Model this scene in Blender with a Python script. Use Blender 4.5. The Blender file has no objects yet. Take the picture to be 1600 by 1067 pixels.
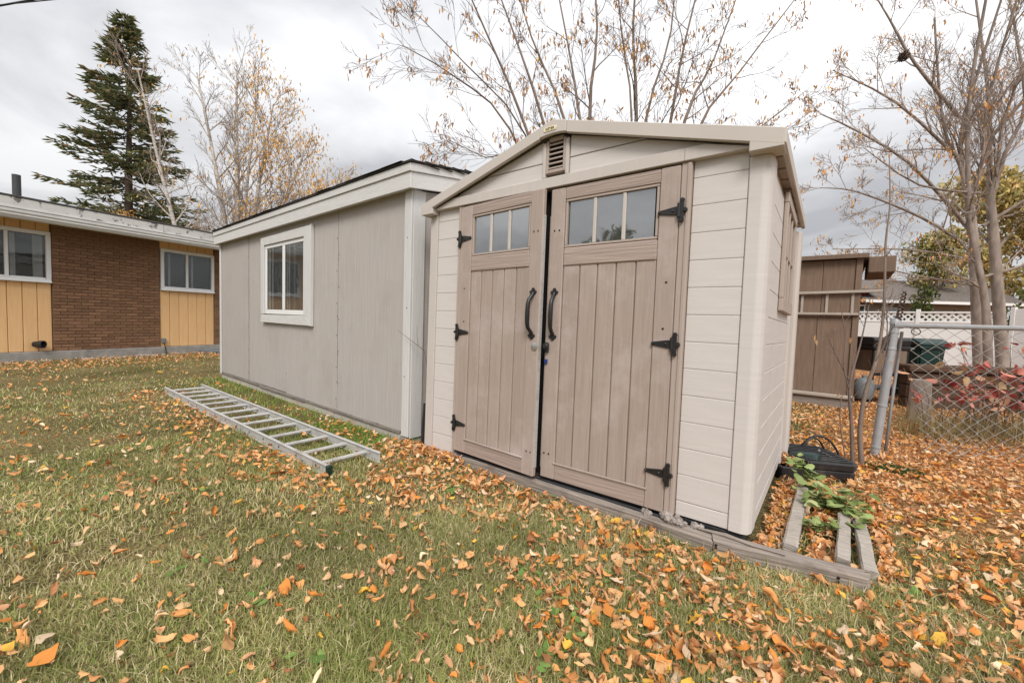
import bpy, bmesh, math, random
import numpy as np
from mathutils import Matrix, Vector

SC = bpy.context.scene
COL = SC.collection
R = math.radians

# ------------------------------------------------------------------ camera
cd = bpy.data.cameras.new('camera')
cam = bpy.data.objects.new('camera', cd); COL.objects.link(cam)
cd.sensor_fit = 'HORIZONTAL'; cd.sensor_width = 36.0; cd.lens = 14.556
cd.clip_start = 0.05; cd.clip_end = 3000
CP = Vector((2.6516, -2.2988, 1.0290))
CR = Vector((0.792862, 0.608558, 0.032038)); CU = Vector((-0.057814, 0.022778, 0.998067)); CW = Vector((-0.606653, 0.793182, -0.053243))
cam.matrix_world = Matrix(((CR.x, CU.x, -CW.x, CP.x), (CR.y, CU.y, -CW.y, CP.y), (CR.z, CU.z, -CW.z, CP.z), (0, 0, 0, 1)))
SC.camera = cam

# ------------------------------------------------------------------ sky, sun, exposure
SUN_EL, SUN_AZ = R(46), R(142)          # azimuth measured from +Y towards +X
world = bpy.data.worlds.new('World'); SC.world = world; world.use_nodes = True
wn = world.node_tree.nodes; wl = world.node_tree.links; wn.clear()
wo = wn.new('ShaderNodeOutputWorld'); bg = wn.new('ShaderNodeBackground')
sky = wn.new('ShaderNodeTexSky'); sky.sky_type = 'NISHITA'; sky.sun_disc = False
sky.sun_elevation = SUN_EL; sky.sun_rotation = SUN_AZ
tc = wn.new('ShaderNodeTexCoord'); sep = wn.new('ShaderNodeSeparateXYZ')
wl.new(tc.outputs['Generated'], sep.inputs[0])
addz = wn.new('ShaderNodeMath'); addz.operation = 'MAXIMUM'; addz.inputs[1].default_value = 0.0
wl.new(sep.outputs['Z'], addz.inputs[0])
addz2 = wn.new('ShaderNodeMath'); addz2.operation = 'ADD'; addz2.inputs[1].default_value = 0.28
wl.new(addz.outputs[0], addz2.inputs[0])
dv = wn.new('ShaderNodeVectorMath'); dv.operation = 'DIVIDE'
cmb = wn.new('ShaderNodeCombineXYZ')
for i in range(3): wl.new(addz2.outputs[0], cmb.inputs[i])
wl.new(tc.outputs['Generated'], dv.inputs[0]); wl.new(cmb.outputs[0], dv.inputs[1])
cn = wn.new('ShaderNodeTexNoise'); cn.inputs['Scale'].default_value = 1.35; cn.inputs['Detail'].default_value = 7
cn.inputs['Roughness'].default_value = 0.52; cn.inputs['Distortion'].default_value = 0.35
wl.new(dv.outputs[0], cn.inputs['Vector'])
cr = wn.new('ShaderNodeValToRGB')
cr.color_ramp.elements[0].position = 0.36; cr.color_ramp.elements[0].color = (4.9, 4.95, 5.15, 1)
cr.color_ramp.elements[1].position = 0.64; cr.color_ramp.elements[1].color = (9.2, 9.2, 9.3, 1)
wl.new(cn.outputs['Fac'], cr.inputs[0])
mx = wn.new('ShaderNodeMixRGB'); mx.inputs[0].default_value = 0.94
wl.new(sky.outputs[0], mx.inputs[1]); wl.new(cr.outputs[0], mx.inputs[2])
ov = wn.new('ShaderNodeMapRange'); ov.inputs[1].default_value = 0.0; ov.inputs[2].default_value = 1.0; ov.inputs[3].default_value = 0.72; ov.inputs[4].default_value = 2.16
wl.new(addz.outputs[0], ov.inputs[0])          # an overcast sky grows steadily brighter from horizon to zenith
gr = wn.new('ShaderNodeVectorMath'); gr.operation = 'SCALE'; wl.new(mx.outputs[0], gr.inputs[0]); wl.new(ov.outputs[0], gr.inputs['Scale'])
wl.new(gr.outputs[0], bg.inputs[0]); bg.inputs[1].default_value = 0.055
wl.new(bg.outputs[0], wo.inputs[0])

sd = bpy.data.lights.new('sun', 'SUN'); sd.energy = 1.5; sd.angle = R(22); sd.color = (1.0, 0.955, 0.89)
sun = bpy.data.objects.new('sun', sd); COL.objects.link(sun)
sdir = Vector((math.sin(SUN_AZ) * math.cos(SUN_EL), math.cos(SUN_AZ) * math.cos(SUN_EL), math.sin(SUN_EL)))
sun.rotation_euler = sdir.to_track_quat('Z', 'Y').to_euler(); sun.location = (0, -6, 12)
SC.view_settings.view_transform = 'Standard'; SC.view_settings.look = 'None'
SC.view_settings.exposure = 0.90; SC.view_settings.gamma = 1.0
SC.render.engine = 'CYCLES'
SC.cycles.max_bounces = 6; SC.cycles.transparent_max_bounces = 12
try: SC.cycles.use_denoising = True
except Exception: pass

# ------------------------------------------------------------------ materials
MATS = {}
def mat(name, col, rough=0.7, var=0.12, scale=6.0, stretch=(1, 1, 1), bump=0.15, bscale=None, spec=0.3, col2=None, metal=0.0, dist=0.004, stain=None, stain_scale=2.0, stain_lo=0.55, stain_hi=0.7):
    if name in MATS: return MATS[name]
    m = bpy.data.materials.new(name); m.use_nodes = True
    n = m.node_tree.nodes; l = m.node_tree.links; b = n['Principled BSDF']
    b.inputs['Roughness'].default_value = rough; b.inputs['Metallic'].default_value = metal
    b.inputs['Specular IOR Level'].default_value = spec
    t = n.new('ShaderNodeTexCoord'); mp = n.new('ShaderNodeMapping'); mp.inputs['Scale'].default_value = stretch
    l.new(t.outputs['Object'], mp.inputs[0])
    ns = n.new('ShaderNodeTexNoise'); ns.inputs['Scale'].default_value = scale; ns.inputs['Detail'].default_value = 5
    l.new(mp.outputs[0], ns.inputs['Vector'])
    rp = n.new('ShaderNodeValToRGB'); rp.color_ramp.elements[0].position = 0.3; rp.color_ramp.elements[1].position = 0.7
    c2 = col2 if col2 else tuple(c * (1 - 2 * var) for c in col)
    rp.color_ramp.elements[0].color = (*c2, 1); rp.color_ramp.elements[1].color = (*col, 1)
    l.new(ns.outputs['Fac'], rp.inputs[0])
    out = rp.outputs[0]
    oi = n.new('ShaderNodeObjectInfo')                       # a little difference from piece to piece
    hv = n.new('ShaderNodeHueSaturation'); mr = n.new('ShaderNodeMapRange')
    mr.inputs[3].default_value = 1 - var * 0.5; mr.inputs[4].default_value = 1 + var * 0.5
    l.new(oi.outputs['Random'], mr.inputs[0]); l.new(mr.outputs[0], hv.inputs['Value']); l.new(out, hv.inputs['Color'])
    out = hv.outputs[0]
    if stain:
        s = n.new('ShaderNodeTexNoise'); s.inputs['Scale'].default_value = stain_scale; s.inputs['Detail'].default_value = 6; s.inputs['Roughness'].default_value = 0.65
        l.new(t.outputs['Object'], s.inputs['Vector'])
        sr = n.new('ShaderNodeMapRange'); sr.inputs[1].default_value = stain_lo; sr.inputs[2].default_value = stain_hi
        l.new(s.outputs['Fac'], sr.inputs[0])
        mm = n.new('ShaderNodeMixRGB'); l.new(sr.outputs[0], mm.inputs[0]); l.new(out, mm.inputs[1]); mm.inputs[2].default_value = (*stain, 1)
        out = mm.outputs[0]
    l.new(out, b.inputs['Base Color'])
    if bump:
        nb = n.new('ShaderNodeTexNoise'); nb.inputs['Scale'].default_value = bscale or scale * 3; nb.inputs['Detail'].default_value = 6
        l.new(mp.outputs[0], nb.inputs['Vector'])
        bp = n.new('ShaderNodeBump'); bp.inputs['Strength'].default_value = bump; bp.inputs['Distance'].default_value = dist
        l.new(nb.outputs['Fac'], bp.inputs['Height']); l.new(bp.outputs[0], b.inputs['Normal'])
    MATS[name] = m
    return m

def tint_mat(name, rough=0.8, trans=0.25):
    """colour from the mesh's own per-piece tint (leaf, blade), with light passing through"""
    m = bpy.data.materials.new(name); m.use_nodes = True
    n = m.node_tree.nodes; l = m.node_tree.links; b = n['Principled BSDF']
    a = n.new('ShaderNodeAttribute'); a.attribute_name = 'tint'
    b.inputs['Roughness'].default_value = rough; b.inputs['Specular IOR Level'].default_value = 0.2
    l.new(a.outputs['Color'], b.inputs['Base Color'])
    if trans:
        tr = n.new('ShaderNodeBsdfTranslucent'); l.new(a.outputs['Color'], tr.inputs[0])
        ms = n.new('ShaderNodeMixShader'); ms.inputs[0].default_value = trans
        l.new(b.outputs[0], ms.inputs[1]); l.new(tr.outputs[0], ms.inputs[2]); l.new(ms.outputs[0], n['Material Output'].inputs[0])
    MATS[name] = m
    return m

def glass_mat(name, tint, refl=0.2, through=0.5):
    m = bpy.data.materials.new(name); m.use_nodes = True
    n = m.node_tree.nodes; l = m.node_tree.links; n.clear()
    o = n.new('ShaderNodeOutputMaterial')
    g = n.new('ShaderNodeBsdfGlossy'); g.inputs['Roughness'].default_value = 0.03; g.inputs[0].default_value = (.92, .93, .93, 1)
    t = n.new('ShaderNodeBsdfTransparent'); t.inputs[0].default_value = (*tint, 1)
    d = n.new('ShaderNodeBsdfDiffuse'); d.inputs[0].default_value = (*tint, 1)
    m1 = n.new('ShaderNodeMixShader'); m1.inputs[0].default_value = through
    l.new(d.outputs[0], m1.inputs[1]); l.new(t.outputs[0], m1.inputs[2])
    fr = n.new('ShaderNodeLayerWeight'); fr.inputs[0].default_value = 0.35
    mr = n.new('ShaderNodeMapRange'); mr.inputs[3].default_value = refl; mr.inputs[4].default_value = min(.85, refl * 9)
    l.new(fr.outputs['Fresnel'], mr.inputs[0])
    nz = n.new('ShaderNodeTexNoise'); nz.inputs['Scale'].default_value = 3.0
    tcn = n.new('ShaderNodeTexCoord'); l.new(tcn.outputs['Object'], nz.inputs['Vector'])
    bp = n.new('ShaderNodeBump'); bp.inputs['Strength'].default_value = 0.12; bp.inputs['Distance'].default_value = 0.02
    l.new(nz.outputs['Fac'], bp.inputs['Height']); l.new(bp.outputs[0], g.inputs['Normal'])
    m2 = n.new('ShaderNodeMixShader'); l.new(mr.outputs[0], m2.inputs[0]); l.new(m1.outputs[0], m2.inputs[1]); l.new(g.outputs[0], m2.inputs[2])
    l.new(m2.outputs[0], o.inputs[0])
    MATS[name] = m
    return m

M_SIDE = mat('resin_siding', (.615, .570, .540), .55, .03, 3, (1, 1, 14), .24, 4, dist=.004, stain=(.52, .47, .435), stain_scale=2.2, stain_lo=.52, stain_hi=.78)
M_POST = mat('resin_trim', (.545, .495, .455), .55, .03, 3, (8, 8, 1), .2, 6, dist=.003)
M_ROOF = mat('resin_roof', (.55, .50, .455), .55, .03, 3, (1, 1, 1), .1, 30, dist=.002)
M_DOOR = mat('resin_door', (.40, .322, .276), .5, .07, 5, (14, 14, .8), .32, 3.2, dist=.005, stain=(.475, .40, .365), stain_scale=2.6, stain_lo=.5, stain_hi=.72)
M_RAIL = mat('resin_door_rail', (.405, .32, .275), .55, .09, 4, (1, 6, 26), .65, 2.4, dist=.008)
M_FRAME = mat('resin_frame', (.42, .345, .30), .5, .04, 5, (14, 14, .8), .4, 3, dist=.004)
M_BLACK = mat('black_iron', (.020, .019, .019), .42, .2, 30, bump=.25, spec=.5, dist=.002)
M_BLACKP = mat('black_plastic', (.022, .022, .024), .45, .2, 8, bump=.1, spec=.5, stain=(.06, .055, .05), stain_scale=5)
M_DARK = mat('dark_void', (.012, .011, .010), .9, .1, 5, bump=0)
M_STEEL = mat('bright_steel', (.55, .55, .53), .35, .1, 10, metal=.8, bump=.05)
M_SCREW = mat('dull_screw', (.16, .12, .10), .5, .1, 10, metal=.3, bump=0)
M_BLUE = mat('blue_plastic', (.03, .05, .22), .4, .1, 10, bump=0)
M_T111 = mat('painted_plywood', (.455, .42, .395), .8, .07, 5, (22, 22, .5), .9, 3, dist=.008, stain=(.38, .34, .305), stain_scale=1.8, stain_lo=.5, stain_hi=.8)
M_WHITE = mat('white_paint', (.63, .62, .605), .65, .05, 4, (2, 14, 14), .5, 3, dist=.004, stain=(.40, .37, .33), stain_scale=9, stain_lo=.68, stain_hi=.74)
M_WHITEV = mat('white_paint_upright', (.62, .615, .605), .65, .06, 4, (14, 14, 1), .4, 3, dist=.004, stain=(.36, .32, .28), stain_scale=11, stain_lo=.7, stain_hi=.74)
M_VINYL = mat('white_vinyl', (.78, .78, .775), .4, .02, 3, bump=.03)
M_SHING = mat('dark_shingle', (.05, .046, .042), .95, .25, 18, bump=.9, dist=.01)
M_BASEB = mat('base_board', (.52, .475, .425), .85, .1, 5, (1, 10, 6), .5, 4, stain=(.24, .23, .16), stain_scale=4, stain_lo=.55, stain_hi=.75)
M_ROT = mat('weathered_strip', (.30, .265, .235), .95, .25, 6, (1, 18, 18), 1.0, 4, dist=.012, stain=(.10, .085, .07), stain_scale=5)
M_SLEEP = mat('weathered_timber', (.35, .295, .255), .95, .2, 5, (1.2, 18, 18), 1.0, 3, dist=.012, stain=(.15, .12, .10), stain_scale=3.5)
M_SLEEPY = mat('weathered_batten', (.48, .43, .375), .95, .2, 5, (18, 1.2, 18), 1.0, 3, dist=.012, stain=(.22, .18, .14), stain_scale=5)
M_ALU = mat('weathered_aluminium', (.56, .55, .535), .55, .12, 14, (1, 6, 6), .25, 5, spec=.4, metal=.2, stain=(.36, .33, .30), stain_scale=7)
M_GALV = mat('galvanised', (.36, .365, .375), .5, .08, 16, bump=.1, metal=.15, stain=(.33, .31, .29), stain_scale=6)
M_BRICK = mat('brown_brick', (.24, .135, .078), .9, .42, 20, bump=.5, col2=(.19, .102, .058), dist=.004)
M_MORT = mat('mortar', (.215, .13, .08), .95, .15, 20, bump=.4)
M_YEL = mat('yellow_boards', (.80, .50, .245), .7, .05, 4, (10, 10, .6), .2, 5, stain=(.74, .44, .20), stain_scale=3)
M_CONC = mat('concrete', (.34, .32, .295), .9, .15, 7, bump=.4, stain=(.2, .19, .17), stain_scale=3)
M_SLATE = mat('blue_grey_slab', (.16, .18, .20), .7, .12, 8, bump=.3)
M_STONE = mat('pale_stone', (.42, .39, .36), .95, .25, 14, bump=.8, dist=.01)
M_GUT = mat('gutter_white', (.66, .65, .63), .5, .06, 5, bump=.05)
M_PEEL = mat('peeling_flashing', (.62, .61, .585), .8, .06, 5, bump=.3, stain=(.17, .155, .145), stain_scale=5.5, stain_lo=.56, stain_hi=.60)
M_TAR = mat('roof_felt', (.10, .095, .09), .95, .2, 8, bump=.6)
M_CURT = mat('curtain', (.62, .60, .56), .9, .1, 4, bump=0)
M_BROWN = mat('brown_board', (.225, .155, .112), .9, .12, 4, (8, 8, .8), .5, 4, stain=(.16, .11, .08), stain_scale=2.2)
M_BEAM = mat('pale_beam', (.42, .36, .30), .9, .12, 5, (1, 10, 10), .5, 4)
M_TAN = mat('tan_lath', (.44, .385, .33), .85, .1, 6, bump=.3)
M_BARK = mat('grey_bark', (.38, .31, .265), .95, .25, 9, (1, 1, .35), .9, 8, dist=.02)
M_TWIG = mat('twig_bark', (.22, .165, .14), .9, .2, 6, bump=.2)
M_STEM = mat('stem_bark', (.27, .205, .165), .9, .2, 9, (1, 1, .4), .4)
M_BIRCH = mat('birch_bark', (.68, .63, .58), .85, .1, 5, (1, 1, 3), .3, col2=(.27, .22, .19))
M_BIRCHT = mat('birch_twig', (.42, .335, .28), .9, .2, 6, bump=.1)
M_SPRT = mat('spruce_bark', (.12, .085, .065), .95, .2, 8, bump=.5)
M_LEAF = tint_mat('leaf_tint', .75, .16)
M_GRASS = tint_mat('blade_tint', .75, .3)
M_NEED = tint_mat('needle_tint', .7, .3)
M_PANE = glass_mat('acrylic_pane', (.11, .11, .11), .33, .35)
M_GLASS = glass_mat('window_glass', (.80, .82, .83), .045, .97)
M_GREEN = mat('dark_green_plastic', (.010, .036, .031), .4, .15, 8, bump=.1, spec=.5)
M_CREAM = mat('cream_badge', (.78, .70, .48), .4, .05, 8, bump=0)
M_BRTXT = mat('badge_lettering', (.10, .065, .02), .5, .05, 8, bump=0)
M_GREY = mat('grey_roofing', (.17, .145, .13), .95, .2, 9, bump=.5)
M_RED = mat('dark_red_wall', (.20, .035, .028), .8, .1, 6, bump=.2)
M_RUBBLE = mat('pale_rubble', (.44, .385, .345), .95, .25, 30, bump=1.0, dist=.01)
M_PROP = mat('grey_steel_tank', (.20, .22, .23), .5, .1, 6, bump=.05)

# ------------------------------------------------------------------ helpers
def tag(o, label=None, cat=None, group=None, kind=None):
    if label: o['label'] = label
    if cat: o['category'] = cat
    if group: o['group'] = group
    if kind: o['kind'] = kind
    return o
def obj(name, me, m=None, parent=None, loc=(0, 0, 0), rot=(0, 0, 0)):
    o = bpy.data.objects.new(name, me); COL.objects.link(o)
    if m and me is not None and len(me.materials) == 0: me.materials.append(m)
    o.parent = parent; o.location = loc; o.rotation_euler = rot
    return o
def empty(name, label, cat, loc=(0, 0, 0), rot=(0, 0, 0), group=None):
    o = bpy.data.objects.new(name, None); COL.objects.link(o); o.empty_display_size = .1
    o.location = loc; o.rotation_euler = rot
    return tag(o, label, cat, group)
def bm_mesh(bm, name='m', smooth=False):
    me = bpy.data.meshes.new(name); bm.normal_update(); bm.to_mesh(me); bm.free()
    if smooth:
        me.polygons.foreach_set('use_smooth', [True] * len(me.polygons)); me.set_sharp_from_angle(angle=R(38))
    return me
def add_box(bm, x0, x1, y0, y1, z0, z1, bev=0.0, seg=1):
    v = [bm.verts.new((x, y, z)) for x in (x0, x1) for y in (y0, y1) for z in (z0, z1)]
    fs = [bm.faces.new([v[i] for i in f]) for f in ((0, 1, 3, 2), (4, 6, 7, 5), (0, 4, 5, 1), (2, 3, 7, 6), (0, 2, 6, 4), (1, 5, 7, 3))]
    if bev:
        es = list({e for f in fs for e in f.edges})
        bmesh.ops.bevel(bm, geom=es, offset=bev, segments=seg, affect='EDGES', profile=.5)
def box(name, m, parent, x0, x1, y0, y1, z0, z1, bev=.003, seg=1, loc=(0, 0, 0), rot=(0, 0, 0)):
    bm = bmesh.new(); add_box(bm, x0, x1, y0, y1, z0, z1, bev, seg)
    return obj(name, bm_mesh(bm), m, parent, loc, rot)
def prism(name, m, parent, poly, y0, y1, bev=0.0, axis='y', loc=(0, 0, 0)):
    """polygon in (x,z) pushed from y0 to y1 (axis y) or polygon in (y,z) pushed along x"""
    bm = bmesh.new()
    def P(a, b, t): return (a, t, b) if axis == 'y' else ((t, a, b) if axis == 'x' else (a, b, t))
    A = [bm.verts.new(P(a, b, y0)) for a, b in poly]; B = [bm.verts.new(P(a, b, y1)) for a, b in poly]
    bm.faces.new(A); bm.faces.new(B[::-1])
    n = len(poly)
    for i in range(n): bm.faces.new((A[i], B[i], B[(i + 1) % n], A[(i + 1) % n]))
    bmesh.ops.recalc_face_normals(bm, faces=bm.faces)
    if bev: bmesh.ops.bevel(bm, geom=list(bm.edges), offset=bev, segments=1, affect='EDGES', profile=.5)
    return obj(name, bm_mesh(bm), m, parent, loc)
def np_mesh(name, V, F, tint=None, smooth=False):
    V = np.asarray(V, np.float32); F = np.asarray(F, np.int32); k = F.shape[1]
    me = bpy.data.meshes.new(name)
    me.vertices.add(len(V)); me.vertices.foreach_set('co', V.ravel())
    me.loops.add(F.size); me.loops.foreach_set('vertex_index', F.ravel())
    me.polygons.add(len(F)); me.polygons.foreach_set('loop_start', np.arange(0, F.size, k, dtype=np.int32))
    if smooth: me.polygons.foreach_set('use_smooth', np.ones(len(F), bool))
    if tint is not None:
        a = me.attributes.new('tint', 'FLOAT_COLOR', 'POINT')
        c = np.ones((len(V), 4), np.float32); c[:, :3] = tint; a.data.foreach_set('color', c.ravel())
    me.update(calc_edges=True); me.validate()
    return me
class Tubes:
    """collects tapered tubes into one quad mesh"""
    def __init__(s): s.V = []; s.F = []; s.n = 0
    def add(s, pts, rad, sides=6, cap=True):
        P = np.asarray(pts, float); rr = np.asarray(rad, float)
        if rr.ndim == 0: rr = np.full(len(P), float(rr))
        T = np.gradient(P, axis=0); T /= np.linalg.norm(T, axis=1, keepdims=True) + 1e-12
        ref = np.array([0, 0, 1.]) if abs(T[:, 2]).mean() < .8 else np.array([1., 0, 0])
        A = np.cross(T, ref); A /= np.linalg.norm(A, axis=1, keepdims=True) + 1e-12; B = np.cross(T, A)
        th = np.arange(sides) * 2 * np.pi / sides
        ring = P[:, None, :] + rr[:, None, None] * (A[:, None, :] * np.cos(th)[None, :, None] + B[:, None, :] * np.sin(th)[None, :, None])
        n = len(P); s.V.append(ring.reshape(-1, 3))
        i = np.arange(n - 1)[:, None] * sides; j = np.arange(sides)[None, :]; j2 = (j + 1) % sides
        F = np.stack([i + j, i + j2, i + sides + j2, i + sides + j], -1).reshape(-1, 4) + s.n
        s.F.append(F); s.n += n * sides
        if cap and sides == 6 or cap and sides == 8 or cap and sides == 12:
            for base in (0, (n - 1) * sides):
                for q in range(0, sides - 2, 2):
                    s.F.append(np.array([[base, base + q + 1, base + q + 2, base + (q + 3 if q + 3 < sides else 0)]]) + s.n - n * sides) if q + 3 <= sides - 1 else None
    def mesh(s, name='tubes', smooth=True): return np_mesh(name, np.concatenate(s.V), np.concatenate(s.F), smooth=smooth)
def tube_obj(name, m, parent, pts, rad, sides=10, loc=(0, 0, 0), rot=(0, 0, 0)):
    t = Tubes(); t.add(pts, rad, sides); return obj(name, t.mesh(name), m, parent, loc, rot)
def lathe(name, m, parent, prof, loc=(0, 0, 0), rot=(0, 0, 0), n=20):
    bm = bmesh.new(); rings = []
    for r, z in prof:
        rings.append([bm.verts.new((r * math.cos(2 * math.pi * i / n), r * math.sin(2 * math.pi * i / n), z)) for i in range(n)])
    for a, b in zip(rings, rings[1:]):
        for i in range(n): bm.faces.new((a[i], a[(i + 1) % n], b[(i + 1) % n], b[i]))
    if prof[0][0] > 1e-4: bm.faces.new(rings[0][::-1])
    if prof[-1][0] > 1e-4: bm.faces.new(rings[-1])
    bmesh.ops.remove_doubles(bm, verts=bm.verts, dist=1e-5)
    return obj(name, bm_mesh(bm, smooth=True), m, parent, loc, rot)

GZ = -0.10        # lawn level

# ------------------------------------------------------------------ ground
bm = bmesh.new()
bmesh.ops.create_grid(bm, x_segments=2, y_segments=2, size=600)
me = bm_mesh(bm)
gm = bpy.data.materials.new('lawn_soil'); gm.use_nodes = True
n = gm.node_tree.nodes; l = gm.node_tree.links; b = n['Principled BSDF']; b.inputs['Roughness'].default_value = .95; b.inputs['Specular IOR Level'].default_value = .1
t = n.new('ShaderNodeTexCoord'); n1 = n.new('ShaderNodeTexNoise'); n1.inputs['Scale'].default_value = 1.1; n1.inputs['Detail'].default_value = 8
n2 = n.new('ShaderNodeTexNoise'); n2.inputs['Scale'].default_value = 45; n2.inputs['Detail'].default_value = 5
l.new(t.outputs['Object'], n1.inputs['Vector']); l.new(t.outputs['Object'], n2.inputs['Vector'])
r1 = n.new('ShaderNodeValToRGB'); r1.color_ramp.elements[0].position = .35; r1.color_ramp.elements[0].color = (.125, .115, .046, 1); r1.color_ramp.elements[1].position = .65; r1.color_ramp.elements[1].color = (.27, .21, .11, 1)
r2 = n.new('ShaderNodeValToRGB'); r2.color_ramp.elements[0].position = .35; r2.color_ramp.elements[0].color = (.35, .33, .3, 1); r2.color_ramp.elements[1].position = .7; r2.color_ramp.elements[1].color = (1.25, 1.2, 1.1, 1)
l.new(n1.outputs['Fac'], r1.inputs[0]); l.new(n2.outputs['Fac'], r2.inputs[0])
mm = n.new('ShaderNodeMixRGB'); mm.blend_type = 'MULTIPLY'; mm.inputs[0].default_value = 1; l.new(r1.outputs[0], mm.inputs[1]); l.new(r2.outputs[0], mm.inputs[2])
sx = n.new('ShaderNodeSeparateXYZ'); l.new(t.outputs['Object'], sx.inputs[0])
k1 = n.new('ShaderNodeMapRange'); k1.inputs[1].default_value = 2.4; k1.inputs[2].default_value = 3.0; l.new(sx.outputs['X'], k1.inputs[0])
k2 = n.new('ShaderNodeMapRange'); k2.inputs[1].default_value = .5; k2.inputs[2].default_value = 1.6; l.new(sx.outputs['Y'], k2.inputs[0])
kk = n.new('ShaderNodeMath'); kk.operation = 'MULTIPLY'; l.new(k1.outputs[0], kk.inputs[0]); l.new(k2.outputs[0], kk.inputs[1])
r3 = n.new('ShaderNodeValToRGB'); r3.color_ramp.elements[0].position = .35; r3.color_ramp.elements[0].color = (.16, .075, .035, 1); r3.color_ramp.elements[1].position = .65; r3.color_ramp.elements[1].color = (.46, .24, .11, 1)
l.new(n2.outputs['Fac'], r3.inputs[0])
m3 = n.new('ShaderNodeMixRGB'); l.new(kk.outputs[0], m3.inputs[0]); l.new(mm.outputs[0], m3.inputs[1]); l.new(r3.outputs[0], m3.inputs[2])
l.new(m3.outputs[0], b.inputs['Base Color'])
bp = n.new('ShaderNodeBump'); bp.inputs['Distance'].default_value = .03; bp.inputs['Strength'].default_value = 1; l.new(n2.outputs['Fac'], bp.inputs['Height']); l.new(bp.outputs[0], b.inputs['Normal'])
ground = obj('ground', me, gm, loc=(0, 0, GZ)); tag(ground, kind='structure', label='lawn ground under grass and fallen leaves')

# ------------------------------------------------------------------ house at the side of the lawn
def build_house():
    H = empty('brick_house', 'low house with brown brick wall, yellow boards and white gutter', 'house', (-9.937, -1.282, 0), (0, 0, 1.787))
    # local x runs along the wall, local -y looks at the lawn
    box('foundation', M_CONC, H, -7, 12, -.03, .3, GZ - .15, .08, .01)
    box('wall', M_MORT, H, -7, 12, .10, .2, .05, 2.95, 0)
    bw, bh, gap = .205, .0575, .010
    bm = bmesh.new(); add_box(bm, 0, bw, 0, .09, 0, bh, .004); brick_me = bm_mesh(bm); brick_me.materials.append(M_BRICK)
    bm = bmesh.new(); add_box(bm, 0, bw / 2 - gap / 2, 0, .09, 0, bh, .004); half_me = bm_mesh(bm); half_me.materials.append(M_BRICK)
    rng = random.Random(3)
    def brickfield(x0, x1, z0, z1):
        wall = box('brick_panel', M_MORT, H, x0, x1, .014, .098, z0, z1, 0)
        spots = []
        k = 0; z = z0 + .004
        while z + bh <= z1:
            x = x0 + .004
            if k % 2: spots.append((x, z, 1)); x += bw / 2 + gap / 2
            while x + bw <= x1 + .002: spots.append((x, z, 0)); x += bw + gap
            if x + bw / 2 - gap / 2 <= x1 + .002: spots.append((x, z, 1))
            z += bh + gap; k += 1
        return wall, spots
    for (x0, x1, n_own) in ((0.0, 1.835, 300), (3.075, 6.0, 40)):
        wall, spots = brickfield(x0, x1, .082, 2.66)
        own, rest = spots[:], []
        if x0 > 1: own = [s for s in spots if s[0] < 3.4]; rest = [s for s in spots if s[0] >= 3.4]
        if len(own) > 300: rest += own[300:]; own = own[:300]
        for x, z, hf in own:
            o = obj('brick', half_me if hf else brick_me, None, wall, (x, rng.uniform(-.003, .003), z))
        if rest:
            bm = bmesh.new()
            for x, z, hf in rest: add_box(bm, x, x + (bw / 2 - gap / 2 if hf else bw), rng.uniform(-.003, .003), .09, z, z + bh, .003)
            tag(obj('brick_field', bm_mesh(bm), M_BRICK, wall), kind='stuff')
    # yellow vertical boards
    def boards(x0, x1, z0, z1, w=.2):
        nb = max(1, round((x1 - x0) / w)); ww = (x1 - x0) / nb
        for i in range(nb): box('siding_board', M_YEL, H, x0 + i * ww + .004, x0 + (i + 1) * ww - .004, .03 + rng.uniform(-.002, .002), .098, z0, z1, .008)
    for x0, x1, wx0, wx1 in ((-4.0, -.006, -1.45, -.012), (1.841, 3.069, 1.852, 3.06)):
        z0, z1 = 1.46, 2.48
        boards(x0, x1, .085, z0); boards(x0, x1, z1, 2.70)
        if x0 < 0: boards(x0, wx0, z0, z1)
        W = box('window', M_VINYL, H, wx0, wx1, -.02, .05, z0, z0 + .075, .008)
        box('sill', M_VINYL, W, wx0, wx1, -.045, -.019, z0 - .0, z0 + .03, .005)
        box('frame', M_VINYL, W, wx0, wx1, -.02, .05, z1 - .075, z1, .008)
        box('frame', M_VINYL, W, wx0, wx0 + .07, -.022, .05, z0 + .073, z1 - .073, .008)
        box('frame', M_VINYL, W, wx1 - .07, wx1, -.022, .05, z0 + .073, z1 - .073, .008)
        gx0, gx1 = wx0 + .075, wx1 - .075
        mids = (gx0 + (gx1 - gx0) * .47,) if x0 > 0 else (gx0 + (gx1 - gx0) * .60,)
        for mxx in mids: box('mullion', M_VINYL, W, mxx - .025, mxx + .025, -.005, .045, z0 + .077, z1 - .077, .005)
        box('sash', M_VINYL, W, gx0, gx1, .02, .05, z0 + .0765, z0 + .105, .003)
        box('pane', M_GLASS, W, gx0, mids[0] - .02, .028, .034, z0 + .08, z1 - .08, 0)
        box('pane', M_GLASS, W, mids[0] + .02, gx1, .022, .028, z0 + .08, z1 - .08, 0)
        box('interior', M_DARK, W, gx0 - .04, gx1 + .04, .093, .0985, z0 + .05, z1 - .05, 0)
        if x0 > 0: cs = ((gx0 + .11, gx0 + .16), (mids[0] + .12, mids[0] + .17))
        else: cs = ((gx0 + .2, gx0 + .5), (mids[0] + .05, mids[0] + .13), (gx1 - .16, gx1 - .02))
        for a, c2 in cs: box('curtain', M_CURT, W, a, c2, .06, .088, z0 + .09, z1 - .09, .01)
    box('soffit', M_VINYL, H, -7, 12, -.55, .1, 2.665, 2.69, 0)
    # gutter: stepped white profile
    g = [(-.55, 2.57), (-.62, 2.58), (-.655, 2.64), (-.645, 2.66), (-.665, 2.69), (-.665, 2.735), (-.655, 2.74), (-.55, 2.74)]
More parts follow.
